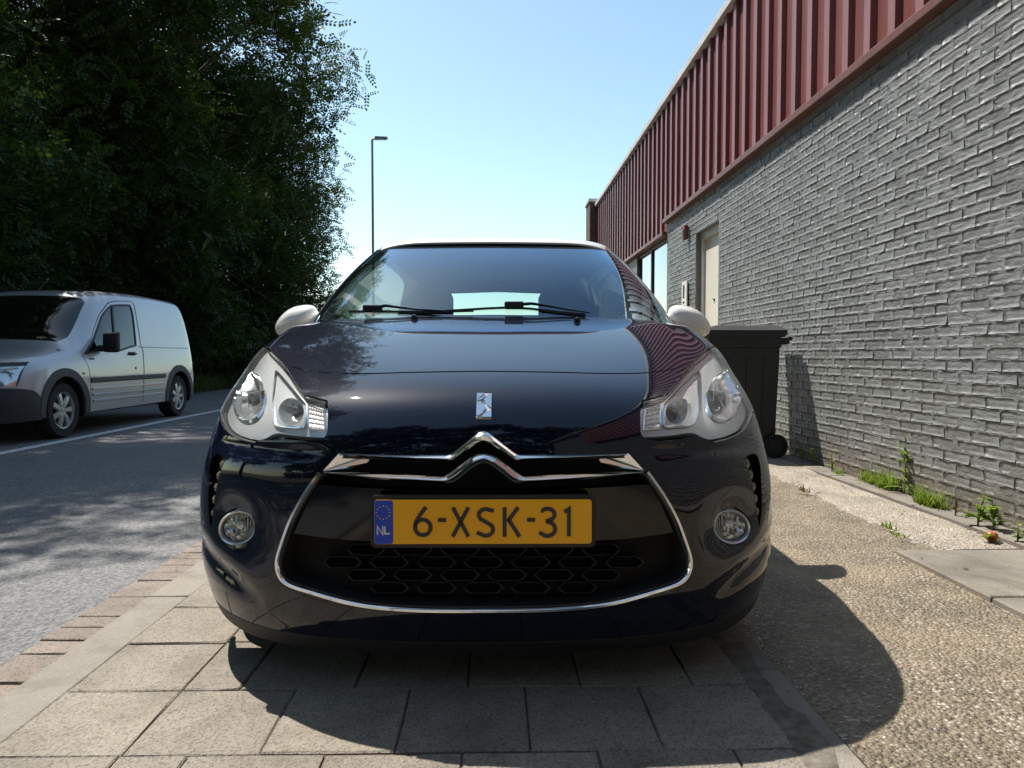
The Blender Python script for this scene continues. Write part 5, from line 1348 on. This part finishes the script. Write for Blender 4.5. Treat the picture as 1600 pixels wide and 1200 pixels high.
panel('windscreen', gh, uvg, Tg['ws'], M['screen'], car, off=0.001, rim=0.0)
for s in (1, -1):
    t = Tg['sw']; t = t[np.sign(uvg[t].mean(1)[:, 0]) == s]; panel('side_window', gh, uvg, t, M['side_glass'], car, rim=0)
panel('rear_window', gh, uvg, Tg['rw'], M['screen'], car, rim=0)
# black frit band round the windscreen edge
wl = dense(np.array([(3.46, .10), (3.50, .5), (3.48, 1.0), (3.45, 1.8), (3.40, 2.4), (3.28, 2.80)]), .08, False)
for s in (1, -1): sweep('screen_seal', gh, wl*np.array([s, 1]), 0, [(-.005, -.004), (-.004, .005), (.004, .005), (.005, -.004)], M['trim'], car)
# roof skin
def roofz(y): return np.interp(y, [1.66, 1.8, 2.0, 2.3, 2.7, 3.1, 3.4, 3.58], [1.392, 1.414, 1.436, 1.452, 1.453, 1.437, 1.405, 1.37])
rn = []
yr = [1.675, 1.72, 1.85, 2.05, 2.35, 2.7, 3.05, 3.3, 3.48, 3.55]; hw = np.interp(yr, [1.675, 1.85, 2.05, 2.35, 2.9, 3.3, 3.55], [.54, .575, .60, .612, .60, .56, .50])
for y_, h_ in zip(yr, hw):
    row = []
    for t in (0, .25, .5, .7, .85, .95, 1.0, 1.03):
        yy_ = y_+.105*t**2.6*max(0, 1-(y_-1.675)/.5); zz_ = roofz(yy_)-.010*t**2-.030*max(0, t-.7)**2/.09-(.03 if t > 1.01 else 0)
        row.append((h_*min(t, 1.0), yy_, zz_))
    rn.append(row)
rn[0] = [(x, y-.050, z-.020) for (x, y, z) in rn[0]]; rn[1] = [(x, y-.040, z+.006) for (x, y, z) in rn[1]]
rf = Patch(rn, CAR_M); uvr, Tr = carve(rf, [], .2, .2); panel('roof', rf, uvr, Tr['base'], M['white_paint'], car, rim=.009)
MB().box((-.004, 3.42, 1.40), (.004, 3.44, 1.43)).tube([(0, 3.42, 1.41), (0, 3.55, 1.56)], [.004, .0015], 6).build('aerial', M['trim'], car)
# ---- cowl, wipers, washer jets
sc_ = MB(); V = []; F = []
for i, a in enumerate(np.linspace(-4.4, 4.4, 60)):
    P0 = gh.S(a, .16); P1 = body.S(np.clip(a*1.25, -5.5, 5.5), 12.05+.07*abs(a)*.5); V += [P0+np.array([0, 0, -.004]), P0+np.array([0, -.03, -.03]), (P0[0]*.98, P0[1]-.10, P0[2]-.045)]
    if i: F += [(3*i-3, 3*i, 3*i+1, 3*i-2), (3*i-2, 3*i+1, 3*i+2, 3*i-1)]
sc_.add(V, F).build('cowl', M['trim'], car, smooth=True)
def wiper(pivot_px, arm, blade_, name='wiper'):
    root = empty(name, (0, 0, 0), 0, car)
    A = gh.unproj(arm); P = gh.S(A[:, 0], A[:, 1])+gh.N(A[:, 0], A[:, 1])*.014; MB().tube([tuple(p) for p in P], [.007, .006, .005, .004, .003][:len(P)] if len(P) <= 5 else .007, 8).build('arm', M['gloss_black'], root, smooth=True)
    Bq = gh.unproj(blade_); P = gh.S(Bq[:, 0], Bq[:, 1])+gh.N(Bq[:, 0], Bq[:, 1])*.001
    V = []; F = []
    for i, p in enumerate(P):
        for (dy, dz) in ((-.005, .001), (-.003, .010), (.003, .010), (.005, .001)): V.append(p+np.array([0, dy, dz]))
        if i: F += [((i-1)*4+k, (i-1)*4+(k+1) % 4, i*4+(k+1) % 4, i*4+k) for k in range(4)]
    F += [(0, 1, 2, 3), tuple((len(P)-1)*4+k for k in (3, 2, 1, 0))]
    MB().add(V, F).build('blade', M['trim'], root)
    c = gh.S(*A[0])+gh.N(*A[0])*.008
    MB().box(tuple(c-np.array([.03, .015, .012])), tuple(c+np.array([.045, .02, .018])), .006).build('pivot', M['trim'], root)
    return root
def to_right(pts): return pts
gh.prep((-7, 7), (0, 3), 300)
wiper(None, [(800, 481), (830, 479), (852, 482), (885, 488), (920, 493)], [(690, 489), (720, 487), (760, 484.5), (795, 483), (830, 485), (870, 490), (915, 494)])
wiper(None, [(580, 486), (605, 482), (618, 484), (650, 488), (690, 490)], [(545, 489), (575, 489), (620, 489.5), (660, 490), (700, 489), (740, 488)])
for (x, y) in ((631, 499), (902, 503)):
    q = body.unproj([(x if x > 755 else 2*CX-x+8, y)])[0]; p = body.S(*q)*np.array([1 if x > 755 else -1, 1, 1])
    MB().lathe([(.013, -.004), (.013, .006), (.010, .014), (.004, .018), (.0005, .0185)], 16, 'z', tuple(p)).build('washer_jet', M['gloss_black'], car, smooth=True)
# ---- mirrors
def build_mirror():
    root = empty('door_mirror', (0, 0, 0), 0, car)
    c = np.array([.885, 1.535, 1.002]); V = []; F = []; nu, nv = 28, 16
    for j in range(nv+1):
        ph = math.pi*j/nv
        for i in range(nu):
            th = 2*math.pi*i/nu; dx, dy, dz = math.sin(ph)*math.cos(th), -math.cos(ph), math.sin(ph)*math.sin(th)
            sx = .105*(1.0 if dx > 0 else 1.05); sz = .066*(1.05-0.35*max(0, dx)) if dz > 0 else .060*(1-.30*max(0, -dx))
            ex = np.sign(dx)*abs(dx)**.82; ez = np.sign(dz)*abs(dz)**.85
            dyy = dy*(.085 if dy < 0 else .055)
            V.append((c[0]+ex*sx, c[1]+dyy+.05*dx, c[2]+ez*sz-0.028*dx))
        if j: F += [((j-1)*nu+i, (j-1)*nu+(i+1) % nu, j*nu+(i+1) % nu, j*nu+i) for i in range(nu)]
    MB().add(V, F).build('cap', M['white_paint'], root, smooth=True, angle=60)
    MB().tube([(.79, 1.55, .93), (.83, 1.54, .955), (.88, 1.535, .965)], [.03, .026, .03], 10).build('stalk', M['gloss_black'], root, smooth=True)
    MB().box((.80, 1.592, .965), (.965, 1.60, 1.04), .003).build('glass', M['chrome'], root)
    return root
m1 = build_mirror(); m2 = copy_tree(m1, car); m2.scale = (-1, 1, 1)
# ---- wheels
def make_wheel(parent, loc, rad, wd, spokes, side, name='wheel', hub=None, sw_=.03):
    w_ = empty(name, loc, 0, parent); s = side
    MB().lathe([(rad*.66, -wd/2), (rad*.93, -wd/2), (rad*.985, -wd/2+.02), (rad, -wd/2+.04), (rad, wd/2-.04), (rad*.985, wd/2-.02), (rad*.93, wd/2), (rad*.66, wd/2)], 48, 'x').build('tyre', M['rubber'], w_, smooth=True, angle=50)
    rm = MB().lathe([(rad*.60, -wd/2+.01), (rad*.67, -wd/2+.004), (rad*.67, wd/2-.004), (rad*.63, wd/2-.006), (rad*.60, wd/2-.03), (rad*.60, -wd/2+.01)], 40, 'x')
    xo = s*(wd/2-.022)
    for i in range(spokes):
        th = 2*math.pi*i/spokes; ct, sn = math.cos(th), math.sin(th); V = []
        for (r_, w2, dx) in ((.03, sw_*.8, 0), (rad*.35, sw_, .004), (rad*.62, sw_*1.05, -.004)):
            for (q_, dd) in ((-w2, -.01), (-w2*.7, .008), (w2*.7, .008), (w2, -.01)):
                V.append((xo+s*(dx+dd), r_*ct-q_*sn, r_*sn+q_*ct))
        F = [(a*4+k, a*4+k+1, a*4+k+5, a*4+k+4) for a in range(2) for k in range(3)]; rm.add(V, F)
    rm.lathe([(.001, xo+s*.014), (.028, xo+s*.013), (.034, xo), (.034, xo-s*.03)], 20, 'x')
    rm.build('rim', M['rim'], w_, smooth=True)
    MB().lathe([(.02, xo-s*.05), (rad*.58, xo-s*.05), (rad*.58, xo-s*.07)], 32, 'x').build('brake_disc', M['dark_frame'], w_, smooth=True)
    return w_
for (yy, sd) in ((.80, 1), (.80, -1), (3.27, 1), (3.27, -1)): make_wheel(car, (sd*.735, yy, .302), .302, .185, 5, sd, sw_=.035)
# ---- underbody, arches and cabin
MB().box((-.60, .30, .17), (.60, 3.7, .22)).box((-.60, .34, .22), (.60, .38, .62)).build('underbody', M['void'], car)
for sd in (1, -1):
    for yc in (.80, 3.27):
        V = []; F = []
        for i, t in enumerate(np.linspace(-.25, math.pi+.25, 22)):
            for xx in (.60, .838): V.append((sd*xx, yc+.36*math.cos(t), .30+.36*math.sin(t)))
            if i: F.append((2*i-2, 2*i-1, 2*i+1, 2*i))
        MB().add(V, F).build('arch_liner', M['void'], car)
MB().box((-.70, 1.0, .30), (.70, 1.15, .93)).box((-.72, 1.15, .28), (.72, 3.6, .34)).box((-.70, 3.0, .34), (.70, 3.55, .86)).build('cabin_floor', M['cabin'], car)
d = MB(); V = []; F = []
for i, x in enumerate(np.linspace(-.70, .70, 30)):
    hump = .050*math.exp(-((x-.36)/.17)**2)
    for (y_, z_) in ((1.06+.25*(x/.7)**2, .945), (1.28+.12*(x/.7)**2, .955+hump*.3), (1.50, .962+hump), (1.60, .955+hump), (1.62, .90), (1.63, .62)): V.append((x, y_, z_))
    if i: F += [((i-1)*6+k, (i-1)*6+k+1, i*6+k+1, i*6+k) for k in range(5)]
d.add(V, F).build('dashboard', M['dash'], car, smooth=True, angle=60)
sw_o = empty('steering_wheel', (.36, 1.78, .90), 0, car); sw_o.rotation_euler = (R(-62), 0, 0)
MB().tube([(.18*math.cos(t), .18*math.sin(t), 0) for t in np.linspace(0, 2*math.pi, 33)], .014, 8).tube([(-.17, 0, 0), (.17, 0, 0)], .018, 6).tube([(0, 0, 0), (0, -.17, 0)], .018, 6).build('rim', M['cabin'], sw_o, smooth=True)
MB().lathe([(.001, .02), (.05, .02), (.065, 0), (.05, -.05)], 18).build('hub', M['cabin'], sw_o, smooth=True)
def seat(x, y, h, name='seat'):
    s_ = empty(name, (x, y, .34), 0, car)
    MB().box((-.25, -.25, 0), (.25, .27, .20), .05).build('cushion', M['seat'], s_, smooth=True)
    b = MB().box((-.245, .20, .15), (.245, .34, h), .06); b.V = [(v[0]*(1-.18*max(0, (v[2]-.3))/.4), v[1]+.30*max(0, v[2]-.15), v[2]) for v in b.V]; b.build('backrest', M['seat'], s_, smooth=True)
    yb = .27+.30*(h-.15)
    b = MB().box((-.125, yb-.05, h+.04), (.125, yb+.06, h+.225), .045); b.build('headrest', M['seat'], s_, smooth=True)
    MB().tube([(-.05, yb, h-.05), (-.05, yb, h+.08)], .006, 6).tube([(.05, yb, h-.05), (.05, yb, h+.08)], .006, 6).build('headrest_rod', M['chrome'], s_)
seat(.37, 2.02, .66); seat(-.37, 2.02, .66)
rs_ = empty('rear_seat', (0, 2.85, .34), 0, car)
MB().box((-.60, -.22, 0), (.60, .2, .2), .05).box((-.58, .15, .12), (.58, .30, .60), .05).build('bench', M['seat'], rs_, smooth=True)
for x in (-.36, .36): MB().box((x-.11, .20, .60), (x+.11, .30, .74), .035).build('headrest', M['seat'], rs_, smooth=True)
mr = MB().box((-.115, 1.845, 1.30), (.115, 1.87, 1.365), .012); mr.tube([(0, 1.86, 1.36), (0, 1.80, 1.392)], .010, 8); mr.box((-.035, 1.735, 1.365), (.035, 1.80, 1.395), .008); mr.build('interior_mirror', M['cabin'], car, smooth=True)
MB().add([(sx*.52*(1-.12*i), 3.40+.11*i, z) for i in (0, 1, 2) for sx in (-1, 1) for z in (1.30+.012*i, 1.392-.004*i)], [(0, 1, 3, 2), (4, 6, 7, 5)][:0]+[(0, 2, 6, 4), (1, 5, 7, 3), (0, 4, 5, 1), (2, 3, 7, 6), (4, 6, 10, 8), (5, 9, 11, 7), (4, 8, 9, 5), (6, 7, 11, 10), (8, 10, 11, 9), (0, 1, 3, 2)]).build('rear_spoiler', M['white_paint'], car)
MB().box((-.55, 1.90, 1.365), (.55, 3.4, 1.375)).build('headlining', M['dash'], car)
wheeled_bin(2.04, 6.04, R(-90))
# ================================================================== the silver van
VX, VY, VYAW = -5.61, 7.02, R(0.3)
van = empty('panel_van', (VX, VY, ROAD_Z), VYAW)
tag(van, 'silver small panel van with grey wheel arches parked in the shade across the road', 'van')
VM = Matrix.Translation((VX, VY, ROAD_Z)) @ Matrix.Rotation(VYAW, 4, 'Z')
def side(y, xs, ztop, belt=.95):  # straight body section from roof centre to sill
    return [(0, y, ztop), (.36, y, ztop-.004), (.60, y, ztop-.012), (.715, y, ztop-.06), (.795, y, 1.38), (.878, y, belt), (.905, y, .65), (.905, y, .42), (.895, y, .25)]
vnet = [
 [(0, .06, .22), (.4, .08, .22), (.66, .14, .225), (.78, .22, .23), (.85, .32, .235), (.88, .40, .24), (.89, .44, .24), (.893, .47, .24), (.893, .50, .24)],
 [(0, .0, .40), (.4, .02, .40), (.66, .08, .40), (.79, .17, .40), (.87, .28, .40), (.90, .37, .395), (.905, .43, .38), (.905, .48, .33), (.90, .53, .26)],
 [(0, .01, .585), (.4, .03, .585), (.66, .09, .585), (.79, .18, .58), (.87, .29, .57), (.90, .39, .55), (.905, .46, .50), (.905, .53, .38), (.895, .60, .25)],
 [(0, .05, .73), (.4, .07, .73), (.66, .14, .73), (.78, .23, .73), (.855, .34, .71), (.895, .45, .67), (.905, .54, .57), (.905, .62, .40), (.895, .68, .25)],
 [(0, .14, .87), (.4, .16, .87), (.64, .23, .865), (.76, .32, .86), (.84, .43, .83), (.89, .55, .77), (.905, .64, .62), (.905, .72, .42), (.895, .78, .25)],
 [(0, .50, .965), (.4, .51, .96), (.64, .55, .945), (.755, .61, .925), (.835, .70, .885), (.888, .80, .81), (.905, .86, .64), (.905, .90, .42), (.895, .93, .25)],
 [(0, .92, 1.045), (.4, .94, 1.04), (.65, 1.0, 1.02), (.765, 1.06, .99), (.84, 1.10, .945), (.89, 1.14, .84), (.905, 1.15, .65), (.905, 1.15, .42), (.895, 1.15, .25)],
 [(0, 1.12, 1.15), (.4, 1.15, 1.15), (.64, 1.25, 1.14), (.745, 1.36, 1.11), (.825, 1.44, 1.02), (.888, 1.44, .86), (.905, 1.42, .65), (.905, 1.40, .42), (.895, 1.40, .25)],
 [(0, 1.40, 1.39), (.38, 1.43, 1.39), (.60, 1.52, 1.38), (.70, 1.62, 1.35), (.79, 1.68, 1.20), (.88, 1.68, .90), (.905, 1.66, .65), (.905, 1.66, .42), (.895, 1.66, .25)],
 [(0, 1.70, 1.63), (.36, 1.73, 1.63), (.57, 1.80, 1.615), (.675, 1.86, 1.57), (.775, 1.90, 1.32), (.877, 1.92, .95), (.905, 1.92, .65), (.905, 1.92, .42), (.895, 1.92, .25)],
 [(0, 1.92, 1.715), (.36, 1.94, 1.71), (.56, 1.98, 1.695), (.675, 2.03, 1.63), (.78, 2.10, 1.34), (.878, 2.15, .95), (.905, 2.15, .65), (.905, 2.15, .42), (.895, 2.15, .25)],
 side(2.6, 0, 1.755), side(3.2, 0, 1.765), side(3.8, 0, 1.762), side(4.12, 0, 1.75),
 [(x*.995, y, z) for (x, y, z) in side(4.27, 0, 1.745)], [(x*.975, y, z-.05*(z > 1.4)) for (x, y, z) in side(4.345, 0, 1.71)],
 [(0, 4.38, 1.40), (.36, 4.38, 1.40), (.58, 4.37, 1.40), (.69, 4.36, 1.37), (.77, 4.35, 1.18), (.84, 4.33, .90), (.87, 4.33, .62), (.87, 4.33, .42), (.86, 4.33, .27)],
 [(0, 4.39, .80), (.36, 4.39, .80), (.57, 4.385, .80), (.68, 4.375, .78), (.76, 4.365, .72), (.83, 4.355, .62), (.86, 4.35, .50), (.86, 4.35, .38), (.85, 4.35, .28)],
 [(0, 4.39, .35), (.36, 4.39, .35), (.57, 4.385, .35), (.68, 4.375, .35), (.76, 4.365, .35), (.83, 4.355, .34), (.86, 4.35, .33), (.86, 4.35, .31), (.85, 4.35, .29)],
]
vb = Patch(vnet, VM); vb.prep((0, 8), (0, 17), 320)
def side_ab(pts, arange=(2.5, 8.0), brange=(0.5, 16.0), k=420):
    ga, gb = np.meshgrid(np.linspace(*arange, k), np.linspace(*brange, k)); G = vb.S(ga, gb); out = []
    for (y, z) in pts:
        d = (G[..., 1]-y)**2+(G[..., 2]-z)**2; j = np.unravel_index(np.argmin(d), d.shape); out.append((ga[j] if z > .27 else 8.0, gb[j]))
    return np.array(out)
FW, RW, WR = (.93, .30), (3.80, .30), .305
def arch(c, rad, zmin=.10, n=30):
    pts = [(c[0]+rad*math.cos(t), c[1]+rad*math.sin(t)) for t in np.linspace(-.16, math.pi+.16, n)]; return side_ab(pts)
def arch_poly(c, rad): 
    q = arch(c, rad); return np.concatenate([[(8.2, q[0][1])], q, [(8.2, q[-1][1])]])
fa, ra = arch_poly(FW, .375), arch_poly(RW, .375); ffl, rfl = arch_poly(FW, .465), arch_poly(RW, .465)
WINpx = [(132, 553), (151, 516), (166, 485), (173, 478), (203, 477), (207.5, 492), (212.5, 540), (178, 548)]
wv = vb.unproj(WINpx); winA = smooth_poly([(wv[0][0], wv[0][1], 1), tuple(wv[1]), tuple(wv[2]), tuple(wv[3]), (wv[4][0], wv[4][1], 1), tuple(wv[5]), (wv[6][0], wv[6][1], 1), tuple(wv[7])], .15)
dl = vb.unproj([(141.5, 640), (141.5, 600), (139, 575), (127.5, 556), (147, 513), (162, 483), (170, 472.5), (182, 470.5), (204, 471), (209, 476), (214.5, 505), (219.5, 537), (223, 547), (224.5, 600), (222.5, 628)])
dline = dense(dl, .1, False); dgap = strip_poly(dline, .045)
wsv_R = dense([(0, 6.35), (1.5, 6.35), (2.45, 6.42), (2.78, 6.9), (2.72, 8.0), (2.62, 8.9), (2.2, 9.15), (0, 9.15)], .12, False)
wsv = np.concatenate([wsv_R, mirror(wsv_R[::-1])[1:-1]])
HLv = vb.unproj(smooth_poly([(46, 565, 1), (38, 576), (28, 603, 1), (0, 604), (-22, 601, 1), (-24, 578), (-8, 567)], 5))
bump_r = np.concatenate([dense([(-8.2, -.1), (8.2, -.1), (8.2, 2.2), (6.5, 2.02), (0, 2.0), (-6.5, 2.02), (-8.2, 2.2)], .2)])
hood_gap = strip_poly(dense([(-3.7, 6.0), (-3.2, 4.5), (-2.6, 3.7), (0, 3.6), (2.6, 3.7), (3.2, 4.5), (3.7, 6.0)], .1, False), .05)
vg = dense([(-1.75, 2.35), (1.75, 2.35), (1.9, 3.15), (-1.9, 3.15)], .2)
vreg = [('bumper', bump_r), ('grille', vg), ('gap', hood_gap)]
for f in (lambda q: q, mirror):
    vreg += [('gap', f(dgap)), ('flare', f(ffl)), ('flare', f(rfl)), ('gap2', f(fa)), ('gap2', f(ra)), ('win', f(winA)), ('hl', f(HLv))]
vreg += [('ws', wsv)]
uvv, Tv = carve(vb, vreg, 0.16, 0.16)
SP = M['silver_paint']
panel('body', vb, uvv, Tv['base'], SP, van)
panel('bumper', vb, uvv, Tv['bumper'], M['van_plastic'], van, off=.006, rim=.02)
panel('grille', vb, uvv, Tv['grille'], M['trim'], van, off=-.012, rim=.0)
for bq in (2.5, 2.75, 3.0): sweep('grille_bar', vb, dense([(-1.75, bq), (1.75, bq)], .2, False), 0, [(-.012, -.012), (-.010, .004), (.010, .004), (.012, -.012)], M['van_plastic'], van)
panel('shut_line_lining', vb, uvv, Tv['gap'], M['void'], van, off=-.01, rim=0)
cf = uvv[Tv['flare']].mean(1)
for sx in (1, -1):
    for lo, hi in ((0, 8.5), (8.5, 20)):
        t = Tv['flare'][(np.sign(cf[:, 0]) == sx) & (cf[:, 1] >= lo) & (cf[:, 1] < hi)]
        if len(t): panel('wheel_arch', vb, uvv, t, M['van_plastic'], van, off=.012, rim=.03)
cw = uvv[Tv['win']].mean(1)
for sx in (1, -1): panel('side_window', vb, uvv, Tv['win'][np.sign(cw[:, 0]) == sx], M['van_glass'] if 'van_glass' in M else M['side_glass'], van, off=-.004, rim=0)
panel('windscreen', vb, uvv, Tv['ws'], M['side_glass'], van, off=-.002, rim=0)
ch = uvv[Tv['hl']].mean(1)
for sx in (1, -1):
    h_ = empty('headlight', (0, 0, 0), 0, van); t = Tv['hl'][np.sign(ch[:, 0]) == sx]
    panel('lens', vb, uvv, t, M['lens'], h_, rim=.01); panel('reflector', vb, uvv, t, M['reflector'], h_, off=-.04, rim=0)
    c0 = vb.S(*(np.array(HLv).mean(0)*np.array([sx, 1])))
    MB().tube([tuple(c0+np.array([-.10*sx, -.03, .02])), tuple(c0+np.array([.08*sx, .06, .04]))], .012, 8).build('divider', M['lamp_silver'], h_, smooth=True)
    MB().lathe([(.001, .03), (.04, .02), (.065, -.01)], 24, 'y', tuple(c0+np.array([-.02*sx, .03, -.05]))).build('bowl', M['reflector'], h_, smooth=True)
for sx in (1, -1):
    # seal round the side window and the bar between its two panes
    sweep('window_seal', vb, winA*np.array([sx, 1]), 0, [(-.014, -.004), (-.012, .005), (.010, .005), (.012, -.004)], M['trim'], van, True)
    dv = vb.unproj([(175, 477), (176.5, 500), (178.5, 525), (180, 548)])*np.array([sx, 1])
    sweep('window_bar', vb, dense(dv, .1, False), 0, [(-.016, -.004), (-.016, .006), (.016, .006), (.016, -.004)], M['trim'], van)
    # rub rail and pressed ribs between the wheels
    for z0, hh, ln, mt in ((.615, .034, (1.43, 3.32), M['van_plastic']), (.515, .016, (1.44, 3.30), SP), (.445, .016, (1.45, 3.29), SP), (.375, .016, (1.46, 3.28), SP)):
        q = side_ab([(y, z0) for y in np.linspace(ln[0], ln[1], 26)])*np.array([sx, 1])
        sweep('rub_rail' if mt is not SP else 'pressed_rib', vb, q, 0, [(-hh, -.003), (-hh*.6, .014), (hh*.6, .014), (hh, -.003)], mt, van)
    q = side_ab([(y, 1.02) for y in np.linspace(2.66, 4.2, 20)])*np.array([sx, 1])
    sweep('waist_crease', vb, q, 0, [(-.010, -.003), (-.002, .007), (.004, .006), (.012, -.003)], SP, van)
    # handle, lock, side repeater, fuel of the mirror
    p = vb.S(*(side_ab([(2.45, .925)])[0]*np.array([sx, 1])))
    hd = MB().box(tuple(p+np.array([-.012*sx, -.085, -.026])), tuple(p+np.array([.004*sx, .085, .026])), .006); hd.tube([tuple(p+np.array([.0, -.085, 0])), tuple(p+np.array([.03*sx, -.05, .003])), tuple(p+np.array([.03*sx, .05, .003])), tuple(p+np.array([.0, .085, 0]))], .013, 8)
    hd.build('door_handle', M['trim'], van, smooth=True)
    p = vb.S(*(side_ab([(2.50, .74)])[0]*np.array([sx, 1]))); MB().lathe([(.001, .006), (.014, .005), (.017, -.004)], 14, 'x', tuple(p)).build('door_lock', M['trim'], van, smooth=True)
    p = vb.S(*(side_ab([(1.28, .70)])[0]*np.array([sx, 1]))); MB().box(tuple(p-np.array([.006, .022, .012])), tuple(p+np.array([.006, .022, .012])), .004).build('side_repeater', M['amber'], van)
    mr_ = empty('wing_mirror', (0, 0, 0), 0, van)
    p = vb.S(*(side_ab([(1.72, 1.04)])[0]*np.array([sx, 1])))
    b = MB().box((p[0]+.05*sx, p[1]-.04, p[2]-.10), (p[0]+.235*sx, p[1]+.055, p[2]+.145), .03); b.V = [(v[0], v[1]-.05*abs(v[0]-p[0])/.2*0+.03*((v[2]-p[2])/.14)**2, v[2]) for v in b.V]; b.build('shell', M['trim'], mr_, smooth=True)
    MB().tube([(p[0]-.02*sx, p[1], p[2]-.05), (p[0]+.09*sx, p[1]+.005, p[2]-.05)], .04, 8).build('foot', M['trim'], mr_, smooth=True)
    MB().box((p[0]+.07*sx, p[1]+.056, p[2]-.08), (p[0]+.22*sx, p[1]+.06, p[2]+.12), .002).build('glass', M['chrome'], mr_)
def hubcap_wheel(x, y, s):
    w_ = make_wheel(van, (x, y, WR), WR, .19, 7, s, sw_=.032); return w_
for (yy, sd) in ((FW[0], 1), (FW[0], -1), (RW[0], 1), (RW[0], -1)): hubcap_wheel(sd*.785, yy, sd)
for sd in (1, -1):
    for yc in (FW[0], RW[0]):
        V = []; F = []
        for i, t in enumerate(np.linspace(-.25, math.pi+.25, 20)):
            for xx in (.60, .885): V.append((sd*xx, yc+.378*math.cos(t), .30+.378*math.sin(t)))
            if i: F.append((2*i-2, 2*i-1, 2*i+1, 2*i))
        MB().add(V, F).build('arch_liner', M['void'], van)
MB().box((-.62, .3, .2), (.62, 4.2, .26)).box((-.62, .45, .26), (.62, .5, .7)).build('underbody', M['void'], van)
MB().box((-.80, .98, .40), (.80, 1.06, .97)).box((-.80, 1.06, .36), (.80, 2.6, .42)).box((-.62, 2.58, .42), (.62, 2.63, 1.58)).box((-.80, 2.58, .42), (.80, 2.63, 1.0)).box((-.78, 1.06, .80), (.78, 1.42, .955), .03).build('cab_interior', M['cabin'], van)
for x in (-.4, .4):
    s_ = empty('seat', (x, 2.0, .42), 0, van)
    MB().box((-.24, -.25, 0), (.24, .25, .25), .05).box((-.24, .18, .2), (.24, .34, .80), .06).build('cushion', M['seat'], s_, smooth=True)
    MB().box((-.12, .22, .84), (.12, .32, 1.02), .04).build('headrest', M['seat'], s_, smooth=True)
MB().box((-.8, -.004, .47), (.8, .03, .52), .01).build('bumper_slot', M['void'], van)
wq_ = [(-.72, 1.03, 1.075), (-.2, .97, 1.10), (.25, .98, 1.095)]
MB().tube(wq_, .009, 6).build('wiper', M['trim'], van)
MB().tube([(0, 1.95, 1.70), (0, 2.2, 1.90)], [.006, .002], 6).build('aerial', M['trim'], van)

for sx in (1, -1):
    p = vb.S(*(side_ab([(1.50, .865)])[0]*np.array([sx, 1]))); MB().box(tuple(p-np.array([.004, .05, .010])), tuple(p+np.array([.004, .05, .010])), .002).build('model_badge', M['trim'], van)
